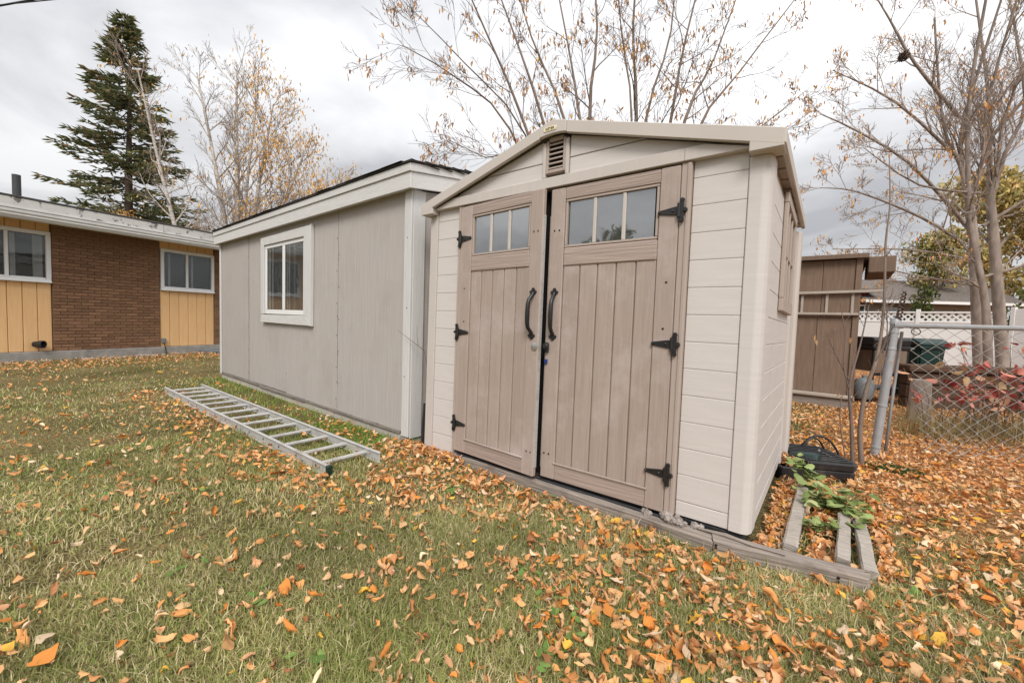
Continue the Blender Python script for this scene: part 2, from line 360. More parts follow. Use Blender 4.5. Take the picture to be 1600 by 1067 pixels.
    prism('gutter', M_GUT, H, g, -7, 12, 0, 'x')
    box('drip_strip', M_GUT, H, -7, 12, -.67, -.56, 2.745, 2.775, .004)
    for i, x in enumerate([-7, -4.1, -1.0, 1.63, 4.4, 7.5]):
        x2 = [-4.1, -1.0, 1.63, 4.4, 7.5, 12][i]
        box('flashing_board', M_PEEL, H, x + .003, x2 - .003, -.645, -.60, 2.777, 2.945 + (.004 if i % 2 else 0), .004)
    rf = box('roof', M_TAR, H, -7.2, 12.2, -.655, 8.0, 2.952, 2.985, .006)
    lathe('vent_pipe', mat('vent_grey', (.07, .07, .075), .6, .1, 8), rf, [(.062, 2.98), (.062, 3.55), (.05, 3.55), (.05, 3.4)], (-.35, .35, 0), n=14)
    v = lathe('exhaust_vent', M_BLACKP, H, [(.0, 0), (.055, 0), (.06, .06), (.075, .10), (.075, .16), (.06, .16), (.05, .1)], (-.27, .02, .23), (R(90), 0, R(35)), 14)
    e = box('outlet_box', M_PROP, H, 1.86, 1.94, -.03, .028, .17, .29, .008)
    tube_obj('cable', M_BLACK, e, [(1.90, -.02, .17), (1.91, -.04, .08), (1.93, -.05, GZ)], .008, 6)
    return H
build_house()
o = box('door_slab', M_SLATE, None, 2.65, 4.2, -.75, -.06, -.10, 0.0, .01); o.location = (-9.937, -1.282, -.03); o.rotation_euler = (0, 0, 1.787); tag(o, 'blue-grey stone slab lying against the house foundation', 'slab')

# ------------------------------------------------------------------ plywood shed
def build_wood_shed():
    S = empty('wood_shed', 'grey plywood shed with white trim and one sliding window', 'shed', (-.225, .013, 0), (0, 0, -.040))
    L0, DEP = -5.137, 3.0
    SL = .145
    def groove_panel(a, b, y, z0, z1, nm='siding_panel', phase=.1):
        bm = bmesh.new(); xs = []
        x = a; prof = [(a, y)]
        g = math.ceil(a / .2032) * .2032 + phase
        while g < b - .03:
            if g > a + .03: prof += [(g - .0035, y), (g - .0015, y + .0011), (g + .0015, y + .0011), (g + .0035, y)]
            g += .2032
        prof.append((b, y))
        prof += [(b, y + .018), (a, y + .018)]
        A = [bm.verts.new((px, py, z0)) for px, py in prof]; B = [bm.verts.new((px, py, z1)) for px, py in prof]
        nn = len(prof)
        for i in range(nn): bm.faces.new((A[i], A[(i + 1) % nn], B[(i + 1) % nn], B[i]))
        bm.faces.new(A[::-1]); bm.faces.new(B)
        return obj(nm, bm_mesh(bm), M_T111, S)
    box('inner_wall', M_DARK, S, L0 + .05, -.05, .024, .05, -.02, 2.2, 0)
    seams = [L0 + .05, -3.865, -2.565, -1.265, -.075]
    for i, (a, b) in enumerate(zip(seams, seams[1:])):
        dy = [0, .003, .001, 0][i]
        groove_panel(a + (.005 if i else 0), b - (.006 if i != 1 else .0015), dy, .012 if i < 2 else .004, 2.12)
    for xs_ in (-3.8655, -1.2655): box('seam_shade', M_DARK, S, xs_ - .0042, xs_ + .0052, .0035, .019, .014, 2.1, 0)  # added dark strips standing in for the shade inside the panel gaps
    # end wall facing the resin shed
    R_ = groove_panel(0.0, DEP - .13, 0, .0, 2.12, 'end_wall'); R_.rotation_euler = (0, 0, R(90)); R_.location = (-.006, .13, 0)
    prism('gable_end', M_T111, S, [(0.02, 2.1), (DEP / 2, 2.1 + SL * DEP / 2), (DEP - .02, 2.1)], -.02, -.008, 0, 'x')
    box('back_wall', M_T111, S, L0, 0, DEP - .02, DEP, -.02, 2.15, 0)
    box('far_wall', M_T111, S, L0 + .01, L0 + .03, .03, DEP - .03, -.02, 2.15, 0)
    box('corner_trim', M_WHITEV, S, -.085, .012, -.022, -.001, -.03, 2.10, .004)
    box('corner_trim', M_WHITEV, S, -.0055, .016, -.0005, .125, -.045, 2.11, .004)
    box('corner_trim', M_WHITEV, S, L0, L0 + .062, -.02, -.001, -.02, 2.10, .004)
    # fascia: wide lower board, narrow upper board, shingle edge
    box('fascia_board', M_WHITE, S, L0 - .03, .075, -.085, -.06, 2.085, 2.222, .004)
    box('fascia_board', M_WHITE, S, L0 - .035, -2.6, -.098, -.0865, 2.218, 2.283, .003)
    box('fascia_board', M_WHITE, S, -2.596, .088, -.098, -.0865, 2.218, 2.285, .003)
    box('soffit', M_WHITE, S, L0, .05, -.06, .0, 2.105, 2.115, 0)
    def rake(nm, m, x0, x1, y0, za, zb, bev=.003):
        pts = [(y0, za + y0 * 0), (DEP / 2, za + SL * (DEP / 2 - y0)), (DEP - y0, za), (DEP - y0, zb), (DEP / 2, zb + SL * (DEP / 2 - y0)), (y0, zb)]
        return prism(nm, m, S, pts, x0, x1, bev, 'x')
    rake('rake_board', M_WHITE, .050, .0745, -.0595, 2.088, 2.222)
    rake('rake_board', M_WHITE, .0755, .088, -.0865, 2.2175, 2.285)
    rake('rake_board', M_WHITE, L0 - .035, L0 - .01, -.0595, 2.088, 2.222)
    rf = rake('roof', M_SHING, L0 - .045, .102, -.110, 2.288, 2.301, 0)
    rng = random.Random(5)
    bm = bmesh.new(); add_box(bm, 0, .30, 0, .14, 0, .004, .001); sh = bm_mesh(bm); sh.materials.append(M_SHING)
    for row in range(3):
        x = L0 - .05 - .15 * (row % 2)
        while x < -.2:
            obj('shingle', sh, None, rf, (max(x, L0 - .055), -.118 + row * .13 + rng.uniform(-.006, .006), 2.302 + row * .0195 + rng.uniform(0, .002)), (math.atan(SL), rng.uniform(-.01, .01), 0)); x += .305
    for k in range(10): obj('shingle', sh, None, rf, (.106, -.1 + k * .15, 2.303 + SL * (k * .15) + rng.uniform(0, .004)), (0, math.atan(SL) * -1 * 0, R(90)))
    # weathered strip and skirting
    cuts = [L0 + .02, -3.42, -2.02, -.12]
    for i, (a, b) in enumerate(zip(cuts, cuts[1:])):
        box('bottom_strip', M_ROT, S, a + .004, b - .004, -.014 - .004 * (i % 2), .02, -.026 - .006 * (i % 2), .006 - .004 * (i == 1), .005)
    cuts = [L0 + .01, -3.9, -2.56, -1.35, -.22, -.02]
    for i, (a, b) in enumerate(zip(cuts, cuts[1:])):
        box('skirting_board', M_BASEB, S, a + .005, b - .005, .002 + .004 * (i % 2), .022, -.16, -.03, .004)
    box('skirting_board', M_BASEB, S, -.02, -.002, .024, DEP, -.16, -.025, .004)
    box('foundation_block', M_CONC, S, -.12, .0, -.012, .0, -.16, -.034, .006)
    # window
    W = box('window', M_VINYL, S, -3.19, -2.0, -.021, -.004, 1.0, 1.055, .004)
    box('frame', M_VINYL, W, -3.19, -2.0, -.021, -.004, 1.86, 1.905, .004)
    box('frame', M_VINYL, W, -3.19, -3.14, -.022, -.004, 1.057, 1.858, .004)
    box('frame', M_VINYL, W, -2.045, -2.0, -.022, -.004, 1.057, 1.858, .004)
    box('mullion', M_VINYL, W, -2.635, -2.565, -.021, -.006, 1.057, 1.858, .004)
    box('pane', M_GLASS, W, -3.14, -2.635, -.014, -.011, 1.057, 1.858, 0)
    box('pane', M_GLASS, W, -2.565, -2.045, -.017, -.014, 1.057, 1.858, 0)
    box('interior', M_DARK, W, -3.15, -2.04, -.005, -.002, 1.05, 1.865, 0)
    for x0, x1, mm_ in ((-3.09, -3.04, M_CURT), (-2.98, -2.95, M_CURT), (-2.52, -2.49, M_BEAM), (-2.46, -2.44, M_CURT), (-2.33, -2.28, M_PROP)):
        box('interior_stud', mm_, W, x0, x1, -.0105, -.006, 1.06, 1.855, 0)
    prism('trim_board', M_WHITE, W, [(-3.30, 2.01), (-1.82, 2.02), (-1.93, 1.908), (-3.19, 1.908)], -.04, -.003, .003)
    prism('trim_board', M_WHITE, W, [(-3.30, .885), (-1.82, .88), (-1.93, .995), (-3.27, .985)], -.042, -.003, .003)
    prism('trim_board', M_WHITEV, W, [(-3.30, .99), (-3.195, .998), (-3.195, 1.905), (-3.30, 2.005)], -.039, -.003, .003)
    prism('trim_board', M_WHITEV, W, [(-1.81, .875), (-1.81, 2.03), (-1.985, 1.905), (-1.985, .998), (-1.92, .99)], -.044, -.003, .003)
    for x, z in ((-.04, 1.7), (-.03, 1.1), (-.05, .5), (-1.26, 1.6), (-1.27, 1.0), (-1.26, .6), (-1.27, .3), (-2.56, .25)) + tuple((xs_ + (.02 if k_ % 2 else -.02), .12 + k_ * .17) for xs_ in (-1.265, -3.865) for k_ in range(11)):
        lathe('nail', M_SCREW, S, [(.0, 0), (.006, 0), (.006, .003), (0, .004)], (x, -.021 if x > -.1 else 0, z), (R(90), 0, 0), 8)
    return S
build_wood_shed()

# ------------------------------------------------------------------ resin shed
def build_resin_shed():
    S = empty('resin_shed', 'beige resin garden shed with taupe double doors', 'shed', (0, 0, 0), (-.0147, -.0022, 0))
    W, D = 2.398, 1.742
    rng = random.Random(8)
    box('floor', M_BLACKP, S, .03, W - .02, .004, D, -.075, -.008, .006)
    box('floor_lip', M_BLACKP, S, .40, 1.98, -.03, -.013, -.058, -.02, .006)
    Z = [0.0] + [.08 + .1425 * k for k in range(13)]
    FW = box('front_wall', M_SIDE, S, .03, .37, .012, .05, 0, 1.95, 0)
    box('siding_backing', M_SIDE, FW, 2.02, 2.37, .012, .05, 0, 1.95, 0)
    bm = bmesh.new(); add_box(bm, 0, .255, 0, .02, 0, .1420, .0042, 2); bl = bm_mesh(bm); bl.materials.append(M_SIDE)
    bm = bmesh.new(); add_box(bm, 0, .255, 0, .02, 0, .078, .0045, 2); b0 = bm_mesh(bm); b0.materials.append(M_SIDE)
    for k, z in enumerate(Z[:-1]):
        for x in (.098, 2.045):
            if k == 0 and x < 1: box('siding_board', M_SIDE, FW, x, x + .255, -.004, .016, -.06, .079, .0042, 2)
            else: obj('siding_board', b0 if k == 0 else bl, None, FW, (x, -.004, z + .001))
    for x in (.098, 2.045): box('siding_board', M_SIDE, FW, x, x + .255, -.004, .015, Z[-1] + .001, 1.90, .0045, 2)
    # side wall
    SW = box('side_wall', M_SIDE, S, W - .05, W - .012, .1, D - .1, 0, 1.86, 0)
    bm = bmesh.new(); add_box(bm, 0, .02, 0, 1.46, 0, .1420, .0042, 2); sl = bm_mesh(bm); sl.materials.append(M_SIDE)
    bm = bmesh.new(); add_box(bm, 0, .02, 0, 1.46, 0, .078, .0045, 2); s0 = bm_mesh(bm); s0.materials.append(M_SIDE)
    for k, z in enumerate(Z[:-1]): obj('siding_board', s0 if k == 0 else sl, None, SW, (W - .018, .115, z + .001))
    box('panel_joint', M_POST, SW, W - .016, W + .012, 1.47, 1.535, 0, 1.83, .004)
    box('far_side_wall', M_SIDE, S, .012, .05, .1, D - .1, 0, 1.86, 0)
    box('back_wall', M_SIDE, S, .1, W - .1, D - .05, D - .012, 0, 1.9, 0)
    # corner posts
    prism('corner_post', M_POST, S, [(0, .012), (.012, -.012), (.096, -.012), (.096, .03), (.03, .03), (.03, .12), (0, .12)], -.065, 1.845, .003, 'z')
    prism('corner_post', M_SIDE, S, [(2.302, -.012), (W - .035, -.014), (W - .008, -.003), (W + .004, .03), (W + .006, .125), (W - .03, .125), (W - .03, .03), (2.302, .03)], .0, 1.848, .004, 'z')
    prism('corner_post', M_POST, S, [(W - .06, 1.60), (W + .03, 1.60), (W + .045, 1.62), (W + .045, D), (W - .06, D)], -.02, 1.80, .004, 'z')
    box('corner_post', M_POST, S, W - .10, W + .030, D + .002, D + .03, -.02, 1.72, .004)
    box('corner_post', M_POST, S, 0, .1, D - .1, D, 0, 1.84, .004)
    # door frame
    for a, b in ((.353, .395), (1.988, 2.042)):
        box('door_jamb', M_FRAME, S, a, b, -.030, .02, -.004, 1.876, .005)
        box('jamb_bead', M_FRAME, S, (a + .004 if a < 1 else b - .022), (a + .022 if a < 1 else b - .004), -.036, -.0295, .0, 1.87, .003)
    box('door_void', M_DARK, S, .396, 1.987, .03, .04, -.004, 1.90, 0)
    # doors: built with the hinge side at local x = 0
    def door(hx, sgn, ang, wdt):
        Dd = empty_part = bpy.data.objects.new('door', None); COL.objects.link(Dd); Dd.parent = S
        Dd.location = (hx, -.006, 0); Dd.rotation_euler = (0, 0, ang); Dd.empty_display_size = .1
        def bx_(nm, m, x0, x1, y0, y1, z0, z1, bev=.004, seg=1):
            a, b = (x0, x1) if sgn > 0 else (-x1, -x0)
            return box(nm, m, Dd, a, b, y0, y1, z0, z1, bev, seg)
        T = 1.866
        sw = .104
        bx_('stile', M_DOOR, 0, sw, -.028, .006, 0, T, .005)
        bx_('stile', M_DOOR, wdt - sw, wdt, -.028, .006, 0, T, .005)
        bx_('rail', M_RAIL, sw + .001, wdt - sw - .001, -.0265, .004, 1.79, T - .001, .004)
        bx_('rail', M_RAIL, sw + .001, wdt - sw - .001, -.0275, .004, 1.372, 1.487, .008)
        bx_('rail', M_RAIL, sw + .001, wdt - sw - .001, -.0265, .004, .001, .108, .004)
        bx_('rail_ledge', M_DOOR, sw - .012, wdt - sw + .012, -.034, -.0245, .100, .114, .005, 2)
        bx_('back_panel', M_DOOR, sw - .02, wdt - sw + .02, -.006, .003, .09, 1.39, 0)
        np_ = 5; pw = (wdt - 2 * sw) / np_
        for i in range(np_): bx_('plank', M_DOOR, sw + i * pw + .003, sw + (i + 1) * pw - .003, -.0195, -.004, .104, 1.375, .006, 2)
        # window: bead, two muntins, three panes
        x0, x1, z0, z1 = sw + .004, wdt - sw - .004, 1.489, 1.788
        bx_('window_bead', M_FRAME, x0, x1, -.024, .004, z0, z0 + .014, .003)
        bx_('window_bead', M_FRAME, x0, x1, -.024, .004, z1 - .014, z1, .003)
        bx_('window_bead', M_FRAME, x0, x0 + .014, -.0235, .004, z0 + .0145, z1 - .0145, .003)
        bx_('window_bead', M_FRAME, x1 - .014, x1, -.0235, .004, z0 + .0145, z1 - .0145, .003)
        ix0, ix1 = x0 + .0145, x1 - .0145; pw = (ix1 - ix0) / 3
        for i in range(3):
            p = bx_('pane', M_PANE, ix0 + i * pw + .010, ix0 + (i + 1) * pw - .010, -.010, -.006, z0 + .015, z1 - .015, 0)
            p.rotation_euler = (0, 0, 0)
        for i in (1, 2): bx_('muntin', M_POST, ix0 + i * pw - .0105, ix0 + i * pw + .0105, -.020, .002, z0 + .0148, z1 - .0148, .003)
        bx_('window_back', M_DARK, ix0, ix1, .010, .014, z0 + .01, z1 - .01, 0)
        # handle: forged bar bowed off the door with a flower plate at each end
        hxp = wdt - .054; hz = 1.065
        hxs = hxp * sgn
        P = [(hxs, -.030, hz + .135), (hxs, -.042, hz + .118), (hxs - .004 * sgn, -.068, hz + .088), (hxs - .005 * sgn, -.074, hz + .06), (hxs - .005 * sgn, -.076, hz), (hxs - .005 * sgn, -.074, hz - .06), (hxs - .004 * sgn, -.068, hz - .088), (hxs, -.042, hz - .118), (hxs, -.030, hz - .135)]
        hd = tube_obj('handle', M_BLACK, Dd, P, [.013, .012, .013, .0145, .0155, .0145, .013, .012, .013], 10)
        for s_ in (1, -1):
            bmp = bmesh.new()
            for (dx, dz) in ((0, 0), (.0, .017), (.016, .0), (-.016, 0), (0, -.014)):
                bmesh.ops.create_cone(bmp, cap_ends=True, segments=10, radius1=.0125, radius2=.010, depth=.010, matrix=Matrix.Translation((hxs + dx, -.033, hz + s_ * .142 + dz)) @ Matrix.Rotation(R(90), 4, 'X'))
            obj('mount_plate', bm_mesh(bmp), M_BLACK, hd)
        # T hinges
        for hz in (1.625, .918, .215):
            poly = [(.0, .020), (.018, .022), (.095, .010), (.103, .012), (.110, .0), (.103, -.012), (.095, -.010), (.018, -.022), (0, -.020)]
            hg = prism('hinge', M_BLACK, Dd, [(sgn * a, hz + b_) for a, b_ in poly], -.036, -.029, .0015)
            lathe('pin', M_BLACK, hg, [(.0, -.036), (.0095, -.036), (.0095, .036), (0, .036)], (-.004 * sgn, -.040, hz), n=10)
            bm2 = bmesh.new()
            add_box(bm2, *sorted((-.030 * sgn, -.006 * sgn)), -.044, -.033, hz - .046, hz + .046, .004)
            for dz in (.052, -.052, 0):
                bmesh.ops.create_cone(bm2, cap_ends=True, segments=10, radius1=.0135, radius2=.010, depth=.012, matrix=Matrix.Translation(((-.018 - (.016 if dz == 0 else 0)) * sgn, -.040, hz + dz)) @ Matrix.Rotation(R(90), 4, 'X'))
            obj('leaf_plate', bm_mesh(bm2), M_BLACK, hg)
            bmb = bmesh.new()
            for a in (.028, .100): bmesh.ops.create_uvsphere(bmb, u_segments=8, v_segments=5, radius=.007, matrix=Matrix.Translation((a * sgn, -.036, hz)))
            obj('bolt', bm_mesh(bmb), M_BLACK, hg)
        for x, z in ((.045, 1.25), (.05, 1.0), (wdt - .06, .16), (wdt - .025, .16), (wdt - .035, 1.60), (wdt - .07, 1.60)):
            lathe('screw', M_SCREW if sgn > 0 else M_BLACK, Dd, [(0, 0), (.0065, 0), (.0055, .003), (0, .003)], (sgn * x, -.028, z), (R(90), 0, 0), 8)
        bx_('edge_strip', M_ALU if sgn > 0 else M_DOOR, wdt + .0005, wdt + .004, -.024, .004, .06, 1.70, .001)
        return Dd
    d1 = door(.397, 1, R(-4.2), .772)
    d2 = door(1.986, -1, 0, .800)
    lathe('lock_plate', M_STEEL, d1, [(0, 0), (.026, 0), (.026, .004), (.012, .008), (0, .008)], (.745, -.028, .852), (R(90), 0, 0), 14)
    pk = box('latch', M_BLACK, d2, -.795, -.765, -.055, -.029, .82, .885, .008)
    lathe('knob', M_BLACK, pk, [(0, 0), (.018, .0), (.022, .012), (.015, .022), (0, .024)], (-.778, -.05, .86), (R(90), 0, 0), 12)
    box('tape', M_BLUE, pk, -.797, -.775, -.042, -.0285, .745, .775, .003)
    # header trim, gable boards, vent
    slope = .292
    def zr(x): return 2.283 - slope * abs(x - 1.2) * (1 if abs(x - 1.2) > .09 else .75) - (0 if abs(x - 1.2) > .09 else 0)
    ztop = lambda x: 2.262 - .292 * (abs(x - 1.2) - .08) if abs(x - 1.2) > .08 else 2.283 - .26 * abs(x - 1.2)
    HB = prism('header_trim', M_POST, S, [(.085, 1.877), (2.315, 1.877), (2.315, 1.886), (2.10, 1.945), (.30, 1.945), (.085, 1.886)], -.044, .03, .003)
    box('trim_joint', M_SCREW, HB, 2.0035, 2.005, -.0446, -.043, 1.88, 1.94, 0)
    zs = 2.052
    def gab(x0, x1, z0, z1): return [(x0, z0), (x1, z0)], z1
    t_ = lambda x: ztop(x) - .062
    def xof(z): return 1.2 - .08 - (2.262 - .062 - z) / .292          # left intersection of roof underside
    for side in (0, 1):
        mir = (lambda x: x) if side == 0 else (lambda x: 2.4 - x)
        lo = [(xof(1.947), 1.947), (1.098, 1.947), (1.098, zs - .0025), (xof(zs), zs - .0025)]
        hi = [(xof(zs), zs + .0025), (1.098, zs + .0025), (1.098, t_(1.098) - .002)]
        for nm, pg in (('gable_board', lo), ('gable_board', hi)): prism(nm, M_SIDE, S, [(mir(a), b) for a, b in pg], -.018, .03, .003)
    box('gable_back', M_SCREW, S, .3, 2.1, .0, .028, 1.93, 1.99, 0)
    V = prism('vent', M_FRAME, S, [(1.118, 1.974), (1.282, 1.974), (1.282, 2.188), (1.255, 2.205), (1.2, 2.212), (1.145, 2.205), (1.118, 2.188)], -.006, .02, .003)
    for a, b in ((1.102, 1.126), (1.274, 1.298)): box('vent_frame', M_POST, V, a, b, -.032, .02, 1.95, 2.176, .004)
    for a, b in ((1.127, 1.146), (1.254, 1.273)): box('vent_frame', M_FRAME, V, a, b, -.029, .0, 1.976, 2.186, .003)
    box('vent_frame', M_FRAME, V, 1.147, 1.253, -.029, .0, 1.976, 1.998, .003)
    box('vent_frame', M_FRAME, V, 1.147, 1.253, -.029, .0, 2.176, 2.204, .003)
    box('vent_void', M_DARK, V, 1.147, 1.253, -.009, -.0065, 1.999, 2.175, 0)
    for k in range(6):
        o = box('slat', M_FRAME, V, 1.147, 1.253, -.010, .010, -.0035, .0035, .001, loc=(0, -.019, 2.010 + k * .030), rot=(R(42), 0, 0))
    # roof
    xs = [-.035, .30, .70, 1.12, 1.2, 1.28, 1.70, 2.10, 2.445]
    def zt(x): return ztop(x) if -.02 < x < 2.42 else ztop(x)
    up = [(x, zt(x)) for x in xs]
    RF = prism('roof', M_ROOF, S, up + [(x, z - .03) for x, z in reversed(up)], -.052, D + .05, .0)
    tk = .070
    trim_l = [p for p in up if p[0] <= 1.12] + [(1.19, zt(1.19))]
    def tr(poly, nm='rake_trim', y0=-.078, y1=-.05): return prism(nm, M_ROOF, RF, poly, y0, y1, .004)
    def under(x): return zt(x) - tk - (.012 if abs(x - 1.2) < .1 else 0)
    L_ = [-.035, .30, .70, 1.10]
    tr([(x, zt(x) + .006) for x in L_] + [(x, zt(x) - tk) for x in reversed(L_)])
    C_ = [1.1015, 1.15, 1.2, 1.25, 1.2985]
    tr([(x, zt(x) + .007) for x in C_] + [(x, 2.262 - tk + .010 * (1 - ((x - 1.2) / .1) ** 2)) for x in reversed(C_)], y0=-.079)
    Rr = [1.30, 1.70, 2.00, 2.445]
    tr([(x, zt(x) + .006) for x in Rr] + [(x, zt(x) - tk) for x in reversed(Rr)])
    for x0, x1 in ((-.035, .096), (2.304, 2.445)):
        prism('eave_return', M_ROOF, RF, [(x0, 1.846), (x1, 1.846), (x1, zt(x1) - .012), (x0, zt(x0) - .012)], -.0775, .05, .004)
    # side eaves
    for x0, x1, xi0, xi1 in ((2.425, 2.452, 2.36, 2.4245), (-.042, -.015, -.0145, .05)):
        box('eave_fascia', M_ROOF, RF, x0, x1, -.0765, D + .05, 1.856, 1.930, .006)
        box('eave_soffit', M_FRAME, RF, xi0, xi1, .051, D + .045, 1.868, 1.874, 0)
        for k in range(9): box('eave_rib', M_FRAME, RF, xi0, xi1, .1 + k * .19, .112 + k * .19, 1.858, 1.8675, .002)
    pl = prism('name_plate', M_CREAM, RF, [(1.140, 2.219), (1.226, 2.219), (1.233, 2.233), (1.226, 2.247), (1.140, 2.247), (1.133, 2.233)], -.083, -.078, .0015)
    tcu = bpy.data.curves.new('lettering', 'FONT'); tcu.body = 'KETER'; tcu.size = .0225; tcu.align_x = 'CENTER'; tcu.align_y = 'CENTER'; tcu.extrude = .0008
    tob = bpy.data.objects.new('lettering_source', tcu); COL.objects.link(tob)
    tme = bpy.data.meshes.new_from_object(tob.evaluated_get(bpy.context.evaluated_depsgraph_get()))
    bpy.data.objects.remove(tob); bpy.data.curves.remove(tcu)
    obj('lettering', tme, M_BRTXT, pl, (1.183, -.0842, 2.233), (R(90), 0, 0))
    # side window
    y0, y1, z0, z1 = .60, 1.33, 1.18, 1.80; X = W + .004
    Wn = box('window', M_FRAME, S, X, X + .026, y0, y1, z0 - .045, z0 + .03, .004)
    box('frame', M_FRAME, Wn, X, X + .024, y0, y1, z1 - .03, z1 + .03, .004)
    box('frame', M_FRAME, Wn, X, X + .023, y0, y0 + .06, z0 + .031, z1 - .031, .004)
    box('frame', M_FRAME, Wn, X, X + .023, y1 - .06, y1, z0 + .031, z1 - .031, .004)
    for i in (1, 2): box('muntin', M_FRAME, Wn, X, X + .017, y0 + .06 + i * .203 - .012, y0 + .06 + i * .203 + .012, z0 + .031, z1 - .031, .003)
    box('muntin', M_FRAME, Wn, X, X + .016, y0 + .061, y1 - .061, 1.475, 1.50, .003)
    for i in range(3):
        for a, b in ((z0 + .032, 1.474), (1.501, z1 - .032)):
            box('pane', M_PANE, Wn, X + .003, X + .006, y0 + .062 + i * .203 + (.012 if i else 0), y0 + .06 + (i + 1) * .203 - .013, a, b, 0)
    return S
build_resin_shed()

# ------------------------------------------------------------------ ladder on the grass
def build_ladder():
    Lr = empty('ladder', 'aluminium ladder lying flat in the grass along the plywood shed', 'ladder', (-4.33, -.55, GZ + .004), (0, 0, -.017))
    Ln = 4.31; hw = .20
    for s in (-1, 1):
        y = s * hw
        bm = bmesh.new()
        add_box(bm, 0, Ln, y - .003, y + .003, .0, .078, .001)
        add_box(bm, 0, Ln, y - .014, y + .014, .0725, .0785, .002)
        add_box(bm, 0, Ln, y - .014, y + .014, -.001, .005, .002)
        obj('side_rail', bm_mesh(bm), M_ALU, Lr)
        if s < 0: box('end_cap', M_GREEN, Lr, Ln - .02, Ln + .012, y - .019, y + .019, -.004, .083, .005)
    bm = bmesh.new()
    bmesh.ops.create_cone(bm, cap_ends=True, segments=8, radius1=.0165, radius2=.0165, depth=hw * 2 - .008, matrix=Matrix.Rotation(R(90), 4, 'X') @ Matrix.Scale(1, 4))
    rung = bm_mesh(bm); rung.materials.append(M_ALU)
    bm = bmesh.new(); bmesh.ops.create_cone(bm, cap_ends=True, segments=8, radius1=.011, radius2=.008, depth=.006, matrix=Matrix.Rotation(R(90), 4, 'X'))
    riv = bm_mesh(bm); riv.materials.append(M_SCREW)
    for k in range(14):
        x = .16 + k * .305
        o = obj('rung', rung, None, Lr, (x, 0, .042))
        obj('rivet', riv, None, o, (0, -hw - .005, 0))
build_ladder()

# ------------------------------------------------------------------ timbers round the shed
def timber(name, m, label, a, b, wid, z0, z1, seed, cat='timber'):
    """a weathered plank from a to b (front-edge line), uneven along its length"""
    rng = random.Random(seed); a = Vector((*a, 0)); b = Vector((*b, 0)); L = (b - a).length; n = max(4, int(L / .12))
    bm = bmesh.new(); rows = []
    for i in range(n + 1):
        x = L * i / n; j = lambda s: rng.uniform(-s, s)
        e = .012 if i in (0, n) else 0
        rows.append([bm.verts.new((x + j(.004) + j(e), y + j(.003), z + j(.0035))) for y, z in ((0, z0), (0, z1 - .008), (.008, z1), (wid - .008, z1), (wid, z1 - .008), (wid, z0))])
    for p, q in zip(rows, rows[1:]):
        for k in range(6): bm.faces.new((p[k], q[k], q[(k + 1) % 6], p[(k + 1) % 6]))
    bm.faces.new(rows[0]); bm.faces.new(rows[-1][::-1])
    bmesh.ops.recalc_face_normals(bm, faces=bm.faces)
    o = obj(name, bm_mesh(bm), m, None, (a.x, a.y, 0), (0, 0, math.atan2(b.y - a.y, b.x - a.x)))
    return tag(o, label, cat)
T1 = timber('edging_timber', M_SLEEP, 'long weathered grey timber under the taupe doors', (.36, -.035), (2.245, -.098), .085, GZ - .04, -.028, 1)
T2 = timber('edging_timber', M_SLEEP, 'short weathered timber ending past the shed corner', (2.25, -.098), (2.845, -.005), .085, GZ - .04, -.022, 2)
bm = bmesh.new()
for x, z in ((.02, -.045), (.02, -.06), (.5, -.05), (.5, -.068)):
    bmesh.ops.create_cone(bm, cap_ends=True, segments=8, radius1=.006, radius2=.006, depth=.004, matrix=Matrix.Translation((x, -.004, z)) @ Matrix.Rotation(R(90), 4, 'X'))
obj('nail_hole', bm_mesh(bm), M_DARK, T2)
timber('batten', M_SLEEPY, 'grey batten beside the shed wall, leading under the weeds', (2.59, .10), (2.60, 1.05), .062, GZ, -.018, 3, 'batten').rotation_euler[2] += .0
timber('batten', M_SLEEPY, 'middle grey batten with its end on the corner timber', (2.79, .12), (2.81, .72), .058, GZ, -.016, 4, 'batten')
timber('batten', M_SLEEPY, 'outermost rotted batten beside the leaf-covered ground', (2.885, .10), (2.875, .72), .058, GZ - .01, -.03, 5, 'batten')
# splintered bark strip and rubble on the timber
rng = random.Random(11)
t = Tubes(); t.add([(2.17, -.035, -.018), (2.3, -.03, -.012), (2.42, -.04, -.017), (2.55, -.045, -.012)], [.006, .012, .009, .004], 5); tag(obj('bark_strip', t.mesh(), M_SLEEP), 'splintered strip of wood lying on the timber at the shed corner', 'wood strip')
RB = empty('rubble_pile', 'small heap of pale crumbled rubble on the timber by the door', 'rubble', (2.02, -.035, -.025))
for k in range(26):
    bm = bmesh.new(); bmesh.ops.create_icosphere(bm, subdivisions=1, radius=rng.uniform(.010, .028))
    for v in bm.verts: v.co *= rng.uniform(.7, 1.25)
    x = rng.gauss(0, .07)
    obj('stone', bm_mesh(bm), M_RUBBLE, RB, (x, rng.uniform(-.03, .03), rng.uniform(0, .02) * math.exp(-(x / .08) ** 2) + .004), (rng.random() * 6, rng.random() * 6, 0))

